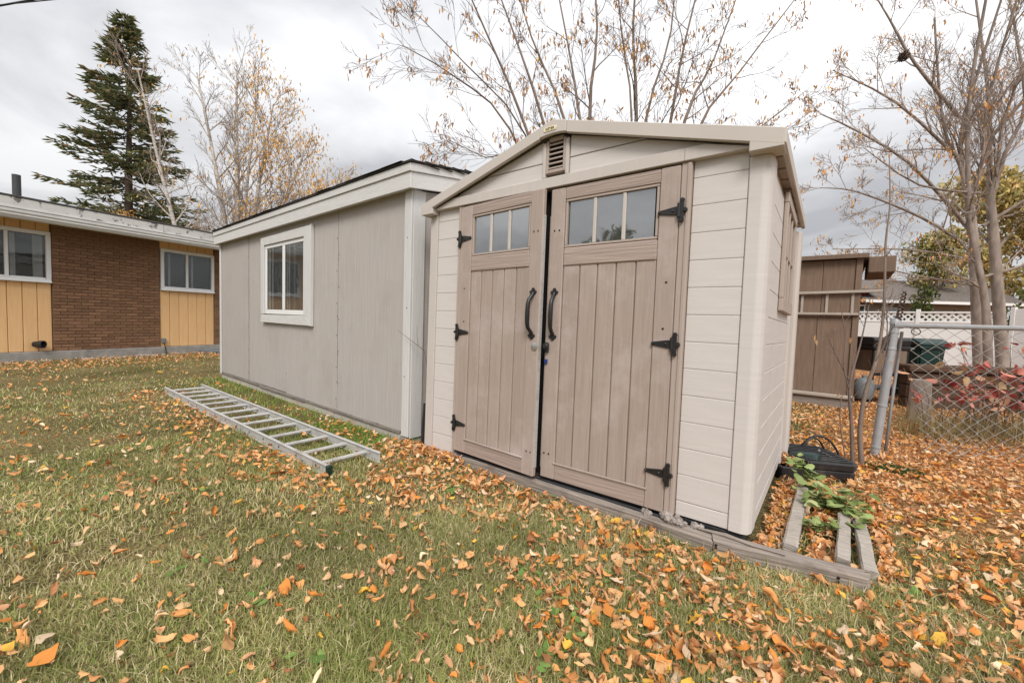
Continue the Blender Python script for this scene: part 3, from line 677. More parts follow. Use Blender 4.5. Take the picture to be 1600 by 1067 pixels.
# ------------------------------------------------------------------ tray and tub beside the shed
def build_tray():
    T = empty('plastic_tray', 'black ribbed plastic tray lying in leaves behind the weeds', 'tray', (2.43, 1.36, GZ + .01), (R(2), R(3), R(36)))
    T.scale = (.84, .92, 1.25)
    bm = bmesh.new()
    bmesh.ops.create_grid(bm, x_segments=1, y_segments=1, size=.5)
    # sloped rim walls
    def wallring(x0, x1, y0, y1, h, t):
        add_box(bm, x0, x1, y0, y0 + t, 0, h, .006); add_box(bm, x0, x1, y1 - t, y1, 0, h, .006); add_box(bm, x0, x0 + t, y0 + t, y1 - t, 0, h - .001, .006); add_box(bm, x1 - t, x1, y0 + t, y1 - t, 0, h - .001, .006)
    bm.clear(); wallring(-.02, .62, -.02, .46, .075, .022); add_box(bm, 0, .60, 0, .44, 0, .012)
    obj('rim', bm_mesh(bm), M_BLACKP, T)
    lid = prism('lid', M_BLACKP, T, [(.20, -.03), (.60, -.03), (.66, .02), (.66, .40), (.60, .45), (.20, .45)], .078, .125, .008, 'z')
    for k in range(9): box('rib', M_BLACKP, lid, .22, .60, .005 + k * .047, .022 + k * .047, .1255, .131, .002)
    box('clip', M_STEEL, lid, .50, .505, .12, .22, .131, .134, .001)
    lathe('knob', M_STEEL, lid, [(0, 0), (.012, 0), (.01, .01), (0, .012)], (.50, .26, .13), n=8)
    return T
build_tray()
tag(lathe('green_drum', M_GREEN, None, [(0, 0), (.06, .0), (.075, .03), (.075, .17), (.06, .2), (0, .2)], (2.47, 1.62, GZ + .09), (R(80), 0, R(70)), 20), 'dark green plastic drum lying in the black tray', 'drum')
t = Tubes(); a = np.linspace(0, 1, 22)
t.add(np.stack([2.50 + .30 * a, 1.86 + .10 * a, GZ + .10 + .16 * np.sin(np.pi * np.clip(a * 1.1, 0, 1)) ** .7], 1), .009, 6)
t.add(np.stack([2.52 + .16 * a, 1.80 + .14 * a, GZ + .10 + .14 * np.sin(np.pi * a) ** .6], 1), .008, 6)
tag(obj('handle_loop', t.mesh(), M_BLACK), 'black looped handle tube standing over the green drum', 'handle')

# ------------------------------------------------------------------ leaves: shapes shared by everything below
def leaf_shape(rng, L=.075, Wd=.05, curl=1.0, nu=6, nv=5, lobed=False):
    """one dry leaf blade, curled; returns verts, quads (origin at the middle)"""
    V = []; k1 = rng.uniform(-.4, 1.3) * curl; k2 = rng.uniform(.4, 3.0) * curl * rng.choice((-1, 1)); tw = rng.uniform(-1.0, 1.0) * curl
    for i in range(nu):
        u = i / (nu - 1); wdt = Wd * .5 * (math.sin(math.pi * min(1, u * .92 + .07)) ** .75) * (1.15 - .45 * u)
        if lobed: wdt *= 1 + .38 * math.cos(u * 6 * math.pi)
        a = k1 * (u - .5) * 2
        cx = L * math.sin(a) / (2 * k1) if abs(k1) > .05 else L * (u - .5)
        cz = L * (1 - math.cos(a)) / (2 * k1) if abs(k1) > .05 else 0
        for j in range(nv):
            v = (j / (nv - 1) - .5) * 2; b = k2 * v * .8
            yy = wdt * (math.sin(b) / k2 / .8 if abs(k2) > .05 else v); zz = wdt * ((1 - math.cos(b)) / abs(k2) / .8) * (1 if k2 > 0 else -1)
            th = tw * (u - .5); y2 = yy * math.cos(th) - zz * math.sin(th); z2 = yy * math.sin(th) + zz * math.cos(th)
            V.append((cx + rng.uniform(-.05, .05) * L * curl, y2 + rng.uniform(-.06, .06) * L * curl, cz + z2 + rng.uniform(-.07, .07) * L * curl))
    F = [(i * nv + j, (i + 1) * nv + j, (i + 1) * nv + j + 1, i * nv + j + 1) for i in range(nu - 1) for j in range(nv - 1)]
    return np.array(V), np.array(F)
def rotmats(rx, ry, rz):
    cx, sx, cy, sy, cz, sz = np.cos(rx), np.sin(rx), np.cos(ry), np.sin(ry), np.cos(rz), np.sin(rz)
    M = np.empty((len(rx), 3, 3))
    M[:, 0, 0] = cz * cy; M[:, 0, 1] = cz * sy * sx - sz * cx; M[:, 0, 2] = cz * sy * cx + sz * sx
    M[:, 1, 0] = sz * cy; M[:, 1, 1] = sz * sy * sx + cz * cx; M[:, 1, 2] = sz * sy * cx - cz * sx
    M[:, 2, 0] = -sy; M[:, 2, 1] = cy * sx; M[:, 2, 2] = cy * cx
    return M
def scatter(shapes, pos, rx, ry, rz, sc, tint, nrg):
    """copies of the given shapes (all same topology) at pos -> V,F,tint arrays"""
    n = len(pos); idx = nrg.integers(0, len(shapes), n)
    SV = np.stack([s[0] for s in shapes]); F0 = shapes[0][1]; nv = SV.shape[1]
    M = rotmats(rx, ry, rz)
    V = np.einsum('nij,nkj->nki', M, SV[idx] * sc[:, None, None]) + pos[:, None, :]
    F = (F0[None] + (np.arange(n) * nv)[:, None, None]).reshape(-1, F0.shape[1])
    return V.reshape(-1, 3), F, np.repeat(tint, nv, 0)
def merge(parts):
    V = []; F = []; T = []; n = 0
    for v, f, t in parts: V.append(v); F.append(f + n); T.append(t); n += len(v)
    return np.concatenate(V), np.concatenate(F), np.concatenate(T)
PAL = np.array([(.74, .41, .18), (.70, .33, .115), (.77, .49, .26), (.68, .26, .06), (.60, .28, .11), (.80, .60, .40), (.42, .19, .085), (.78, .46, .08), (.73, .38, .20)])
PALW = np.array([.23, .19, .16, .10, .09, .08, .05, .04, .06])
def leaf_tints(n, nrg, pal=PAL, w=PALW): return pal[nrg.choice(len(pal), n, p=w / w.sum())] * nrg.uniform(.72, 1.18, (n, 1))

# ------------------------------------------------------------------ trees
class Tree:
    def __init__(s, seed): s.rng = random.Random(seed); s.big = Tubes(); s.small = Tubes(); s.tips = []
    def grow(s, p, d, L, r, lvl, maxl, up=.05, wig=.10, nseg=6, kids=(3, 5), ang=(25, 55), fall=.62, rmin=.0025, first=.25):
        rng = s.rng; p = Vector(p); d = Vector(d).normalized(); pts = [p.copy()]; rr = [r]; dirs = [d.copy()]
        for i in range(nseg):
            d = (d + Vector((rng.gauss(0, wig), rng.gauss(0, wig), rng.gauss(0, wig) + up))).normalized()
            p = p + d * (L / nseg); pts.append(p.copy()); dirs.append(d.copy()); rr.append(max(rmin, r * (1 - .72 * (i + 1) / nseg)))
        s.put(pts, rr); s.kids(pts, rr, dirs, L, lvl, maxl, up, wig, kids, ang, fall, rmin, first)
    def put(s, pts, rr):
        (s.big if rr[0] > .02 else s.small).add([tuple(q) for q in pts], rr, 7 if rr[0] > .05 else (5 if rr[0] > .012 else 3), cap=False)
    def kids(s, pts, rr, dirs, L, lvl, maxl, up, wig, kids, ang, fall, rmin, first=.25, n0=None):
        rng = s.rng
        if lvl >= maxl: s.tips.append((pts[-1], dirs[-1])); s.tips.append((pts[len(pts) // 2], dirs[-1])); return
        nk = n0 or rng.randint(*kids); n = len(pts) - 1
        for k in range(nk):
            t = first + (1 - first) * (k + rng.random()) / nk; f = t * n; i = min(int(f), n - 1); q = pts[i].lerp(pts[i + 1], f - i)
            d = dirs[i]; ax = d.cross(Vector((rng.gauss(0, 1), rng.gauss(0, 1), rng.gauss(0, 1)))).normalized()
            nd = (Matrix.Rotation(R(rng.uniform(*ang)), 3, ax) @ d); r2 = max(rmin, rr[i] * .46)
            s.grow(q, nd, L * fall * rng.uniform(.6, 1.15) * (1.1 - .45 * t), r2, lvl + 1, maxl, up, wig, 5 if lvl < maxl - 1 else 4, kids, ang, fall, rmin)
    def path(s, pts, r0, r1, L, maxl, up=.05, wig=.1, kids=(3, 5), ang=(25, 55), fall=.6, rmin=.0025, first=.25, sub=3, n0=None):
        """a main stem through given points, smoothed"""
        P = [Vector(q) for q in pts]; out = []
        for i in range(len(P) - 1):
            p0 = P[max(i - 1, 0)]; p1 = P[i]; p2 = P[i + 1]; p3 = P[min(i + 2, len(P) - 1)]
            for k in range(sub):
                t = k / sub; out.append(.5 * ((2 * p1) + (p2 - p0) * t + (2 * p0 - 5 * p1 + 4 * p2 - p3) * t * t + (3 * p1 - p0 - 3 * p2 + p3) * t ** 3))
        out.append(P[-1]); n = len(out); rr = [r0 + (r1 - r0) * (i / (n - 1)) for i in range(n)]
        dirs = [(out[min(i + 1, n - 1)] - out[max(i - 1, 0)]).normalized() for i in range(n)]
        s.put(out, rr); s.kids(out, rr, dirs, L, 0, maxl, up, wig, kids, ang, fall, rmin, first, n0)
    def finish(s, root, mbig, msmall, names=('trunk', 'twigs')):
        if s.big.V: obj(names[0], s.big.mesh(), mbig, root)
        if s.small.V: tag(obj(names[1], s.small.mesh(), msmall, root), kind='stuff')

def tip_leaves(tree, root, m, nrg, frac, per, size, pal, w, droop=True, spread=.06, name='foliage', keep=None):
    tips = [t for t in tree.tips if tree.rng.random() < frac * (keep(t[0]) if keep else 1)]
    if not tips: return
    rs = random.Random(17); shapes = [leaf_shape(rs, 1, .45, .8, 4, 3) for _ in range(8)]
    pos = []
    for p, d in tips:
        for k in range(tree.rng.randint(*per)): pos.append((p.x + tree.rng.gauss(0, spread), p.y + tree.rng.gauss(0, spread), p.z + tree.rng.gauss(0, spread) - (size * .5 if droop else 0)))
    pos = np.array(pos); n = len(pos)
    ry = nrg.uniform(.7, 1.7, n) if droop else nrg.uniform(-1.5, 1.5, n)
    V, F, T = scatter(shapes, pos, nrg.uniform(-.8, .8, n), ry, nrg.uniform(0, 6.28, n), nrg.uniform(.6, 1.3, n) * size, leaf_tints(n, nrg, pal, w), nrg)
    obj(name, np_mesh(name, V, F, T), m, root)

TPAL = np.array([(.58, .32, .15), (.66, .42, .23), (.76, .45, .11), (.48, .25, .15)]); TW = np.array([.35, .3, .15, .2])
def build_clump():
    nrg = np.random.default_rng(21)
    root = empty('maple_clump', 'bare many-stemmed maple rising behind the resin shed roof', 'tree', (.55, 2.75, GZ))
    T = Tree(4); off = Vector((.55, 2.75, GZ))
    stems = [((-.60, 1.75, 3.35), (-1.05, 1.25, 3.9), (-1.45, .75, 4.1), .020), ((-.45, 1.85, 3.3), (-.9, 1.3, 4.0), (-1.5, .80, 4.7), .022),
             ((-.35, 1.95, 3.4), (-.75, 1.4, 4.4), (-1.0, .95, 5.2), .030), ((-.23, 2.0, 3.42), (-.7, 1.8, 4.6), (-1.1, 1.6, 5.9), .028),
             ((-.05, 2.15, 3.4), (-.4, 1.9, 4.5), (-.76, 1.55, 5.8), .034), ((.08, 2.25, 3.44), (-.25, 2.25, 4.6), (-.55, 2.3, 6.2), .030),
             ((.30, 2.4, 3.45), (.20, 2.4, 4.6), (.07, 2.3, 6.0), .036), ((.45, 2.5, 3.45), (.35, 2.7, 4.6), (.19, 2.8, 6.2), .030),
             ((.57, 2.6, 3.46), (.62, 2.6, 4.6), (.70, 2.5, 6.2), .036), ((.75, 2.75, 3.46), (.8, 3.0, 4.6), (.81, 3.2, 6.3), .034),
             ((.94, 2.9, 3.47), (1.1, 3.0, 4.4), (1.25, 3.2, 6.0), .032), ((1.12, 3.0, 3.4), (1.35, 3.5, 4.4), (1.65, 4.1, 6.0), .030),
             ((1.25, 3.1, 3.3), (1.7, 3.5, 4.1), (2.25, 3.95, 5.3), .026), ((1.3, 3.3, 3.0), (1.8, 4.0, 3.6), (2.3, 4.7, 4.3), .020), ((-.5, 1.9, 2.9), (-.9, 1.6, 3.05), (-1.3, 1.35, 3.25), .014)]
    for q, (a, b, c, r) in enumerate(stems):
        a, b, c = (Vector(w_) - off + Vector((T.rng.gauss(0, .06), T.rng.gauss(0, .06), 0)) for w_ in (a, b, c)); r *= T.rng.uniform(.5, .95)
        base = Vector((a.x * .12, a.y * .12, 0)); mid = Vector((a.x * .45, a.y * .45, a.z * .45))
        T.path([base, mid, a, b, c], r * 1.25, .004, 1.6, 3, up=.05, wig=.10, kids=(5, 6), ang=(20, 50), fall=.58, rmin=.0020, first=.30, n0=9)
    T.finish(root, M_STEM, M_TWIG, ('trunk', 'twigs'))
    tip_leaves(T, root, M_LEAF, nrg, .13, (1, 5), .056, TPAL, TW, spread=.03, name='foliage')
build_clump()

def build_right_tree():
    nrg = np.random.default_rng(22)
    off = Vector((5.6, 12.0, GZ))
    root = empty('maple_tree', 'big bare maple with twin trunks in front of the white fence', 'tree', tuple(off))
    T = Tree(9)
    def P(L): return [Vector(q) - off for q in L]
    K = dict(up=.09, wig=.10, ang=(22, 52), fall=.6, rmin=.0042)
    T.path(P([(5.5, 11.9, -.12), (5.36, 11.9, 1.36), (5.21, 11.88, 2.84), (5.05, 11.82, 4.0)]), .132, .085, 1.6, 2, kids=(4, 5), first=.5, **K)
    T.path(P([(5.99, 12.5, -.13), (5.79, 12.5, 1.68), (5.62, 12.47, 3.19), (5.48, 12.43, 4.2)]), .125, .085, 1.6, 2, kids=(4, 5), first=.5, **K)
    for a_, b_, r_ in (((5.05, 11.82, 3.95), (4.84, 11.79, 6.0), .060), ((5.05, 11.82, 3.9), (4.45, 11.5, 5.9), .048), ((5.03, 11.8, 3.9), (5.15, 11.6, 6.2), .05), ((5.48, 12.43, 4.1), (5.32, 12.47, 6.6), .062), ((5.48, 12.4, 4.1), (5.9, 12.5, 6.4), .052), ((5.46, 12.4, 4.1), (5.55, 12.2, 6.0), .045)):
        a_, b_ = Vector(a_), Vector(b_); c_ = b_ + (b_ - a_) * .85 + Vector((T.rng.gauss(0, .3), T.rng.gauss(0, .3), .6))
        T.path([q - off for q in (a_, a_.lerp(b_, .5) + Vector((T.rng.gauss(0, .08), T.rng.gauss(0, .08), 0)), b_, c_)], r_, .02, 2.6, 3, kids=(6, 7), n0=10, first=.12, **K)
    T.path(P([(5.52, 11.43, -.1), (5.37, 11.42, 1.64), (5.14, 11.32, 2.76), (4.96, 11.25, 3.75), (4.8, 11.2, 6.0), (4.9, 11.1, 8.2)]), .085, .025, 1.8, 2, kids=(7, 9), **K)
    for L, r in (([(4.96, 11.7, 3.6), (3.86, 10.73, 4.86), (2.77, 9.95, 5.61), (2.19, 9.52, 5.9)], .06), ([(5.0, 11.7, 3.1), (4.16, 10.88, 3.63), (2.97, 10.01, 4.17), (2.3, 9.57, 4.25)], .05),
                 ([(4.75, 11.7, 6.0), (3.84, 10.87, 7.11), (3.32, 10.54, 8.1), (2.82, 10.2, 9.0)], .06), ([(5.22, 11.7, 2.15), (4.12, 10.76, 2.32), (3.19, 10.06, 2.55)], .035),
                 ([(5.1, 11.7, 2.75), (3.97, 10.69, 2.9), (2.59, 9.62, 2.85)], .04), ([(4.8, 11.6, 5.0), (3.55, 10.59, 6.22), (2.36, 9.72, 6.9)], .055), ([(5.2, 11.6, 4.2), (4.0, 10.2, 4.2), (3.0, 9.3, 4.9)], .04),
                 ([(5.4, 12.4, 3.6), (6.6, 12.6, 4.6), (7.9, 13.0, 5.6)], .06), ([(5.5, 12.4, 2.4), (6.6, 12.7, 2.9), (7.6, 13.2, 3.9)], .05), ([(5.3, 12.3, 5.5), (6.2, 12.4, 7.0), (6.9, 12.6, 8.6)], .06)):
        T.path(P(L), r * .75, .008, 1.9, 3, up=.04, wig=.12, n0=11, kids=(5, 7), ang=(25, 55), fall=.55, rmin=.0040, first=.1)
    T.finish(root, M_BARK, mat('limb_bark', (.42, .345, .30), .9, .2, 6, bump=.2), ('trunk', 'twigs'))
    tip_leaves(T, root, M_LEAF, nrg, .036, (2, 7), .085, np.array([(.74, .45, .18), (.72, .36, .10), (.64, .38, .20), (.66, .25, .12)]), np.array([.4, .3, .25, .05]), spread=.07)
    nest = Tubes()
    rs = random.Random(2)
    for k in range(40): d = Vector((rs.gauss(0, 1), rs.gauss(0, 1), rs.gauss(0, 1))).normalized() * .11; nest.add([tuple(Vector((3.62, 10.6, 7.22)) - off + d), tuple(Vector((3.62, 10.6, 7.22)) - off + Vector((rs.gauss(0, .07), rs.gauss(0, .07), rs.gauss(0, .07))))], [.012, .014], 3, cap=False)
    obj('nest', nest.mesh(), M_SPRT, root)
build_right_tree()

def build_sapling():
    nrg = np.random.default_rng(23); off = Vector((2.9, 2.16, GZ))
    root = empty('sapling', 'thin leafless sapling beside the leaning fence post', 'sapling', tuple(off)); T = Tree(13)
    for L, r in (([(2.87, 2.14, -.1), (2.84, 2.15, .26), (2.81, 2.14, .58), (2.86, 2.21, .9), (2.90, 2.25, 1.25)], .017), ([(2.93, 2.19, -.1), (2.90, 2.18, .21), (2.92, 2.22, .53), (2.98, 2.28, .83), (3.0, 2.33, 1.23), (2.98, 2.35, 1.76), (2.99, 2.38, 2.08), (2.96, 2.38, 2.5)], .021),
                 ([(2.82, 2.15, .58), (2.72, 2.09, .79), (2.65, 2.04, .95)], .006), ([(2.83, 2.11, -.1), (2.76, 2.09, .31), (2.78, 2.12, .60)], .006), ([(2.81, 2.14, .53), (2.76, 2.11, .74), (2.76, 2.13, .95), (2.71, 2.11, 1.25)], .007),
                 ([(2.97, 2.26, .78), (3.03, 2.3, 1.0), (3.0, 2.3, 1.3)], .007), ([(2.93, 2.2, .4), (3.0, 2.25, .62), (3.02, 2.3, .85)], .005)):
        T.path([Vector(q) - off for q in L], r, .003, .42, 1, up=.12, wig=.10, kids=(3, 6), ang=(25, 50), fall=.5, rmin=.0016, first=.35)
    T.finish(root, M_STEM, M_TWIG, ('trunk', 'twigs'))
    tip_leaves(T, root, M_LEAF, nrg, .10, (1, 2), .05, TPAL, TW, spread=.02)
build_sapling()

BPAL = np.array([(.78, .43, .10), (.76, .52, .20), (.70, .34, .09), (.66, .48, .24)]); BW = np.array([.4, .25, .2, .15])
def birch(x, y, label, seed, stems, keep, frac):
    nrg = np.random.default_rng(seed); root = empty('birch_tree', label, 'tree', (x, y, GZ), group='birches behind the house'); T = Tree(seed)
    for pts, r in stems:
        T.path([Vector(p) for p in pts], r, .028, 4.6, 3, up=.06, wig=.11, kids=(5, 7), ang=(22, 48), fall=.56, rmin=.0062, first=.25, n0=20)
    T.finish(root, M_BIRCH, M_BIRCHT, ('trunk', 'twigs'))
    tip_leaves(T, root, M_LEAF, nrg, frac, (2, 4), .15, BPAL, BW, spread=.25, keep=keep)
birch(-20.3, 5.2, 'tall white-stemmed birch behind the gap between house and shed', 31,
      [([(0, 0, 0), (.1, .0, 4), (-.6, -.3, 8), (-1.3, -.8, 12.2)], .17), ([(.1, .2, 0), (.3, .3, 4), (.3, .3, 8), (.0, .4, 12.5)], .17), ([(.2, .5, 0), (.6, .7, 4), (1.1, 1.0, 7.5), (1.5, 1.4, 10.8)], .16), ([(.2, .6, 0), (.7, 1.0, 4), (1.7, 1.8, 6.4), (2.3, 2.4, 8.6)], .12), ([(0, .3, 0), (.2, .5, 4), (.9, .6, 8), (.9, 1.0, 11.6)], .12), ([(.3, .8, 0), (1.1, 1.6, 4), (2.3, 2.6, 5.5), (3.2, 3.6, 6.6)], .09)],
      lambda p: (.10 + .9 * min(1, max(0, (p.x + p.y) * .22))) , .34)
birch(-22.6, 3.0, 'slender leaning birch standing between spruce and bigger birch', 32,
      [([(.9, .9, 0), (.8, .7, 4), (.2, .2, 7.5), (-.6, -.4, 12.0)], .13)], lambda p: .3, .12)

def build_spruce():
    nrg = np.random.default_rng(41); rs = random.Random(41)
    bx_, by_ = -31.9, 3.7; HT = 18.6
    root = empty('spruce_tree', 'tall dark green spruce behind the house roof', 'tree', (bx_, by_, GZ))
    T = Tubes(); T.add([(0, 0, 0), (.1, 0, 6), (.05, .1, 12), (.2, .3, HT)], [.30, .22, .12, .02], 8, cap=False); obj('trunk', T.mesh(), M_SPRT, root)
    B = Tubes(); pos = []; dr = []
    z = 2.2
    while z < HT - .15:
        t = z / HT; nb = rs.randint(4, 6); Lm = (5.5 * (1 - t) ** .9 + .25)
        for k in range(nb):
            a = rs.uniform(0, 6.28); L = Lm * rs.uniform(.55, 1.12); d = np.array([math.cos(a), math.sin(a)])
            n = 7; pts = []
            for i in range(n + 1):
                u = i / n; pts.append((d[0] * L * u, d[1] * L * u, z - L * .30 * u + L * .26 * u * u + rs.gauss(0, .02)))
            B.add(pts, np.linspace(.035, .008, n + 1), 3, cap=False)
            m = int(8 + L * 18)
            for q in range(m):
                u = rs.uniform(.12, 1) ** .8; i = min(int(u * n), n - 1); f = u * n - i
                p = np.array(pts[i]) * (1 - f) + np.array(pts[i + 1]) * f
                sd_ = rs.choice((-1, 1)) * rs.uniform(.1, 1) * .34 * (1.1 - u * .6) * min(1, L / 1.5)
                pos.append((p[0] - d[1] * sd_, p[1] + d[0] * sd_, p[2] - abs(sd_) * .45 + rs.gauss(0, .06)))
                dr.append(a + rs.choice((-1, 1)) * rs.uniform(.1, 1.0))
        z += .20 + .18 * (1 - t)
    obj('branches', B.mesh(), M_SPRT, root)
    # needle sprig: three crossed slivers
    sh = []
    for q in range(6):
        V = []; F = []
        for k in range(3):
            th = k * math.pi / 3; w_ = .045; b_ = len(V)
            cy, sy = math.cos(th) * w_, math.sin(th) * w_
            V += [(0, -cy * .4, -sy * .4), (.17, -cy, -sy), (.36 + rs.uniform(-.08, .08), 0, 0), (.17, cy, sy)]; F.append((b_, b_ + 1, b_ + 2, b_ + 3))
        sh.append((np.array(V), np.array(F)))
    pos = np.array(pos); n = len(pos); dr = np.array(dr)
    pal = np.array([(.21, .24, .13), (.27, .295, .145), (.17, .195, .115), (.37, .36, .18), (.52, .39, .24)]); w = np.array([.27, .24, .2, .17, .12])
    V, F, Tn = scatter(sh, pos, nrg.uniform(0, 3, n), nrg.uniform(-.45, .45, n), dr, nrg.uniform(.7, 1.35, n), leaf_tints(n, nrg, pal, w), nrg)
    obj('foliage', np_mesh('needles', V, F, Tn), M_NEED, root)
build_spruce()

def leafy(name, label, x, y, h, rad, seed, pal, w, n=5200, size=.26, trunk_r=.16, zlow=.25):
    nrg = np.random.default_rng(seed); rs = random.Random(seed); root = empty(name, label, 'tree' if 'tree' in name else 'shrub', (x, y, GZ))
    T = Tree(seed); T.path([Vector((0, 0, 0)), Vector((rs.uniform(-.2, .2), rs.uniform(-.2, .2), h * .5)), Vector((0, 0, h * .92))], trunk_r, .02, h * .34, 2, kids=(5, 7), rmin=.008, first=.25)
    T.finish(root, M_SPRT, M_TWIG, ('trunk', 'twigs'))
    cl = [(Vector((rs.gauss(0, .42), rs.gauss(0, .42), 0)) * rad + Vector((0, 0, h * rs.uniform(zlow, .93)))) for _ in range(26)]
    pos = []
    for k in range(n):
        c = rs.choice(cl); shrink = 1.15 - .75 * (c.z / h); v = Vector((rs.gauss(0, 1), rs.gauss(0, 1), rs.gauss(0, 1))).normalized() * (rs.random() ** .4) * rad * .36
        pos.append((c.x * shrink + v.x, c.y * shrink + v.y, max(.1, c.z + v.z * .8)))
    pos = np.array(pos); shapes = [leaf_shape(random.Random(i), 1, .6, .6, 3, 3) for i in range(6)]
    V, F, Tn = scatter(shapes, pos, nrg.uniform(-1.5, 1.5, n), nrg.uniform(-1.5, 1.5, n), nrg.uniform(0, 6.28, n), nrg.uniform(.6, 1.3, n) * size, leaf_tints(n, nrg, pal, w), nrg)
    obj('foliage', np_mesh('foliage', V, F, Tn), M_LEAF, root)
YP = np.array([(.56, .43, .16), (.50, .42, .17), (.38, .36, .14), (.60, .40, .17)]); GP = np.array([(.10, .13, .03), (.15, .17, .04), (.06, .09, .025), (.26, .24, .06)])
leafy('leafy_tree', 'yellow-leaved tree behind the white fence and maple trunks', 9.6, 33.0, 10.5, 3.2, 51, YP, np.array([.35, .3, .2, .15]), 6500, .30)
leafy('leafy_tree', 'olive-green tree between the far house roof and the trunks', 6.9, 29.8, 6.8, 2.0, 52, np.concatenate([YP, GP]), np.array([.2, .2, .2, .05, .1, .15, .05, .05]), 4200, .22)
leafy('leafy_tree', 'orange-yellow tree at the picture edge beyond the maple', 13.5, 31.0, 9.0, 3.0, 53, np.array([(.58, .28, .09), (.52, .34, .10), (.36, .26, .09)]), np.array([.4, .35, .25]), 5200, .28)
leafy('leafy_tree', 'dark tree seen only as a reflection in the door panes', -5.2, -14.5, 5.6, 2.2, 57, GP, np.array([.3, .25, .35, .1]), 2600, .28)
leafy('leafy_bush', 'dark green bush showing over the solid white fence panel', 8.6, 19.5, 3.1, 1.3, 54, GP, np.array([.3, .25, .35, .1]), 3200, .16, .05, .15)
leafy('leafy_bush', 'dark green shrub between far house eave and lattice fence', 6.2, 25.8, 3.6, 1.1, 55, GP * .8, np.array([.3, .2, .4, .1]), 2600, .16, .05, .15)
leafy('leafy_bush', 'small orange-leaved bush below the spruce, over the house roof', -24.5, 2.2, 6.2, 1.4, 56, BPAL, BW, 1300, .16, .05, .45)

# ------------------------------------------------------------------ chain-link fence
def build_fence():
    F = empty('chain_link_fence', 'galvanised chain-link fence with a leaning end post', 'fence', (3.04, 2.665, GZ))
    top = Vector((.085, .14, 1.27))
    post = lathe('post', M_GALV, F, [(.034, 0), (.034, 1.20), (.039, 1.20), (.039, 1.235), (.026, 1.256), (0, 1.262)], (0, 0, 0), (-.105, .066, 0), 18)
    for z in (.08, .46, .98, 1.13): lathe('band', M_GALV, post, [(.0345, z - .012), (.0375, z - .009), (.0375, z + .009), (.0345, z + .012)], n=18)
    dx = Vector((.955, .285, 0)).normalized()
    a0 = Vector((.085, .11, 1.185)); a1 = a0 + dx * 3.4 + Vector((0, 0, .02))
    tube_obj('top_rail', M_GALV, F, [tuple(a0), tuple(a0.lerp(a1, .5)), tuple(a1)], .021, 12)
    tube_obj('rail_cup', M_GALV, F, [tuple(a0 - dx * .02), tuple(a0 + dx * .05)], [.030, .026], 12)
    tube_obj('tension_bar', M_GALV, F, [(.13, .14, 1.13), (.10, .09, .6), (.075, .035, .05)], .012, 8)
    th = np.linspace(0, 6.28, 20); c0 = a0 + dx * .14 - Vector((0, 0, .05))
    tube_obj('wire_ring', mat('rusty_wire', (.10, .06, .045), .8, .2, 10), F, np.stack([c0.x + .032 * np.cos(th) * dx.x, c0.y + .032 * np.cos(th) * dx.y - .02, c0.z + .028 * np.sin(th)], 1), .004, 5)
    # woven diamonds: one zigzag wire beside the next, hooked at every bend
    T = Tubes(); pitch = .122; vz = .098; ht = 1.10; nz = int(ht / (vz / 2)); nw = int(3.2 / (pitch / 2))
    for k in range(nw):
        pts = []
        for i in range(nz + 1):
            z = 1.165 - i * vz / 2; s0 = .10 + k * pitch / 2
            sag = .16 * max(0, (1 - (s0 - .1) / .5)) * ((1.165 - z) / 1.1) ** 1.5
            s_ = s0 + (pitch / 2 if (i + k) % 2 else 0) + sag
            p = a0 + dx * s_; q = .003 if i % 2 else -.003
            pts.append((p.x - dx.y * q, p.y + dx.x * q - .05 * (1.165 - z), z))
        if k % 2 == 0 or True: T.add(pts, .0029, 4, cap=False)
    tag(obj('mesh_wire', T.mesh(), mat('mesh_wire', (.50, .485, .455), .6, .1, 20, bump=0), F), kind='stuff')
    T = Tubes(); a = np.linspace(0, 1, 40)
    for ph in (0, 3.14): T.add(np.stack([.095 + .03 * a + .020 * np.sin(a * 26 + ph) * (1 - .3 * a), .12 + .02 * a + .020 * np.cos(a * 26 + ph), 1.22 + .27 * a], 1), .0065, 5)
    for k in range(4): T.add([(.03 - .03 * k, .06, .9 + .03 * k), (.05, .09, 1.12), (.10, .12, 1.27 + .03 * k)], .004, 4)
    tag(obj('dry_vine', T.mesh(), M_SPRT), 'dark dry vine twisted on top of the fence post', 'vine').location = (3.04, 2.665, GZ)
build_fence()

# ------------------------------------------------------------------ behind the fence
def build_brown_shed():
    S = empty('brown_shed', 'brown board outbuilding behind the resin shed', 'shed', (2.97, 5.30, 0), (0, 0, R(-1)))
    for a, b_, z0, z1, y in ((-.075, -.47, .10, 1.20, 0), (-.475, -1.08, .10, 1.20, -.002), (-1.085, -2.3, .10, 1.20, 0), (-.075, -.44, 1.205, 2.03, -.004), (-.445, -1.05, 1.205, 2.03, 0), (-1.055, -2.3, 1.205, 2.03, -.004)):
        box('wall_panel', M_BROWN, S, b_, a, y, .02, z0, z1, .003)
    box('corner_board', M_BROWN, S, -.072, .0, -.022, .02, .02, 2.05, .004)
    box('side_wall', M_BROWN, S, -.02, -.001, .022, 2.4, .0, 2.03, .003)
    box('back_wall', M_BROWN, S, -2.3, -.0, 2.4, 2.42, .0, 2.03, 0)
    box('sill_beam', M_BEAM, S, -2.35, .01, -.13, .02, .055, .098, .006)
    box('footing', M_SLEEP, S, -2.32, .0, -.09, .02, -.2, .052, .006)
    rf = box('roof', M_GREY, S, -2.5, .06, -.08, 2.9, 2.052, 2.10, .006)
    box('roof_edge', M_BROWN, rf, -2.5, .06, -.095, -.081, 2.035, 2.095, .003)
    box('roof_canopy', M_BROWN, rf, .063, .36, .25, 1.4, 1.86, 2.09, .01)
build_brown_shed()
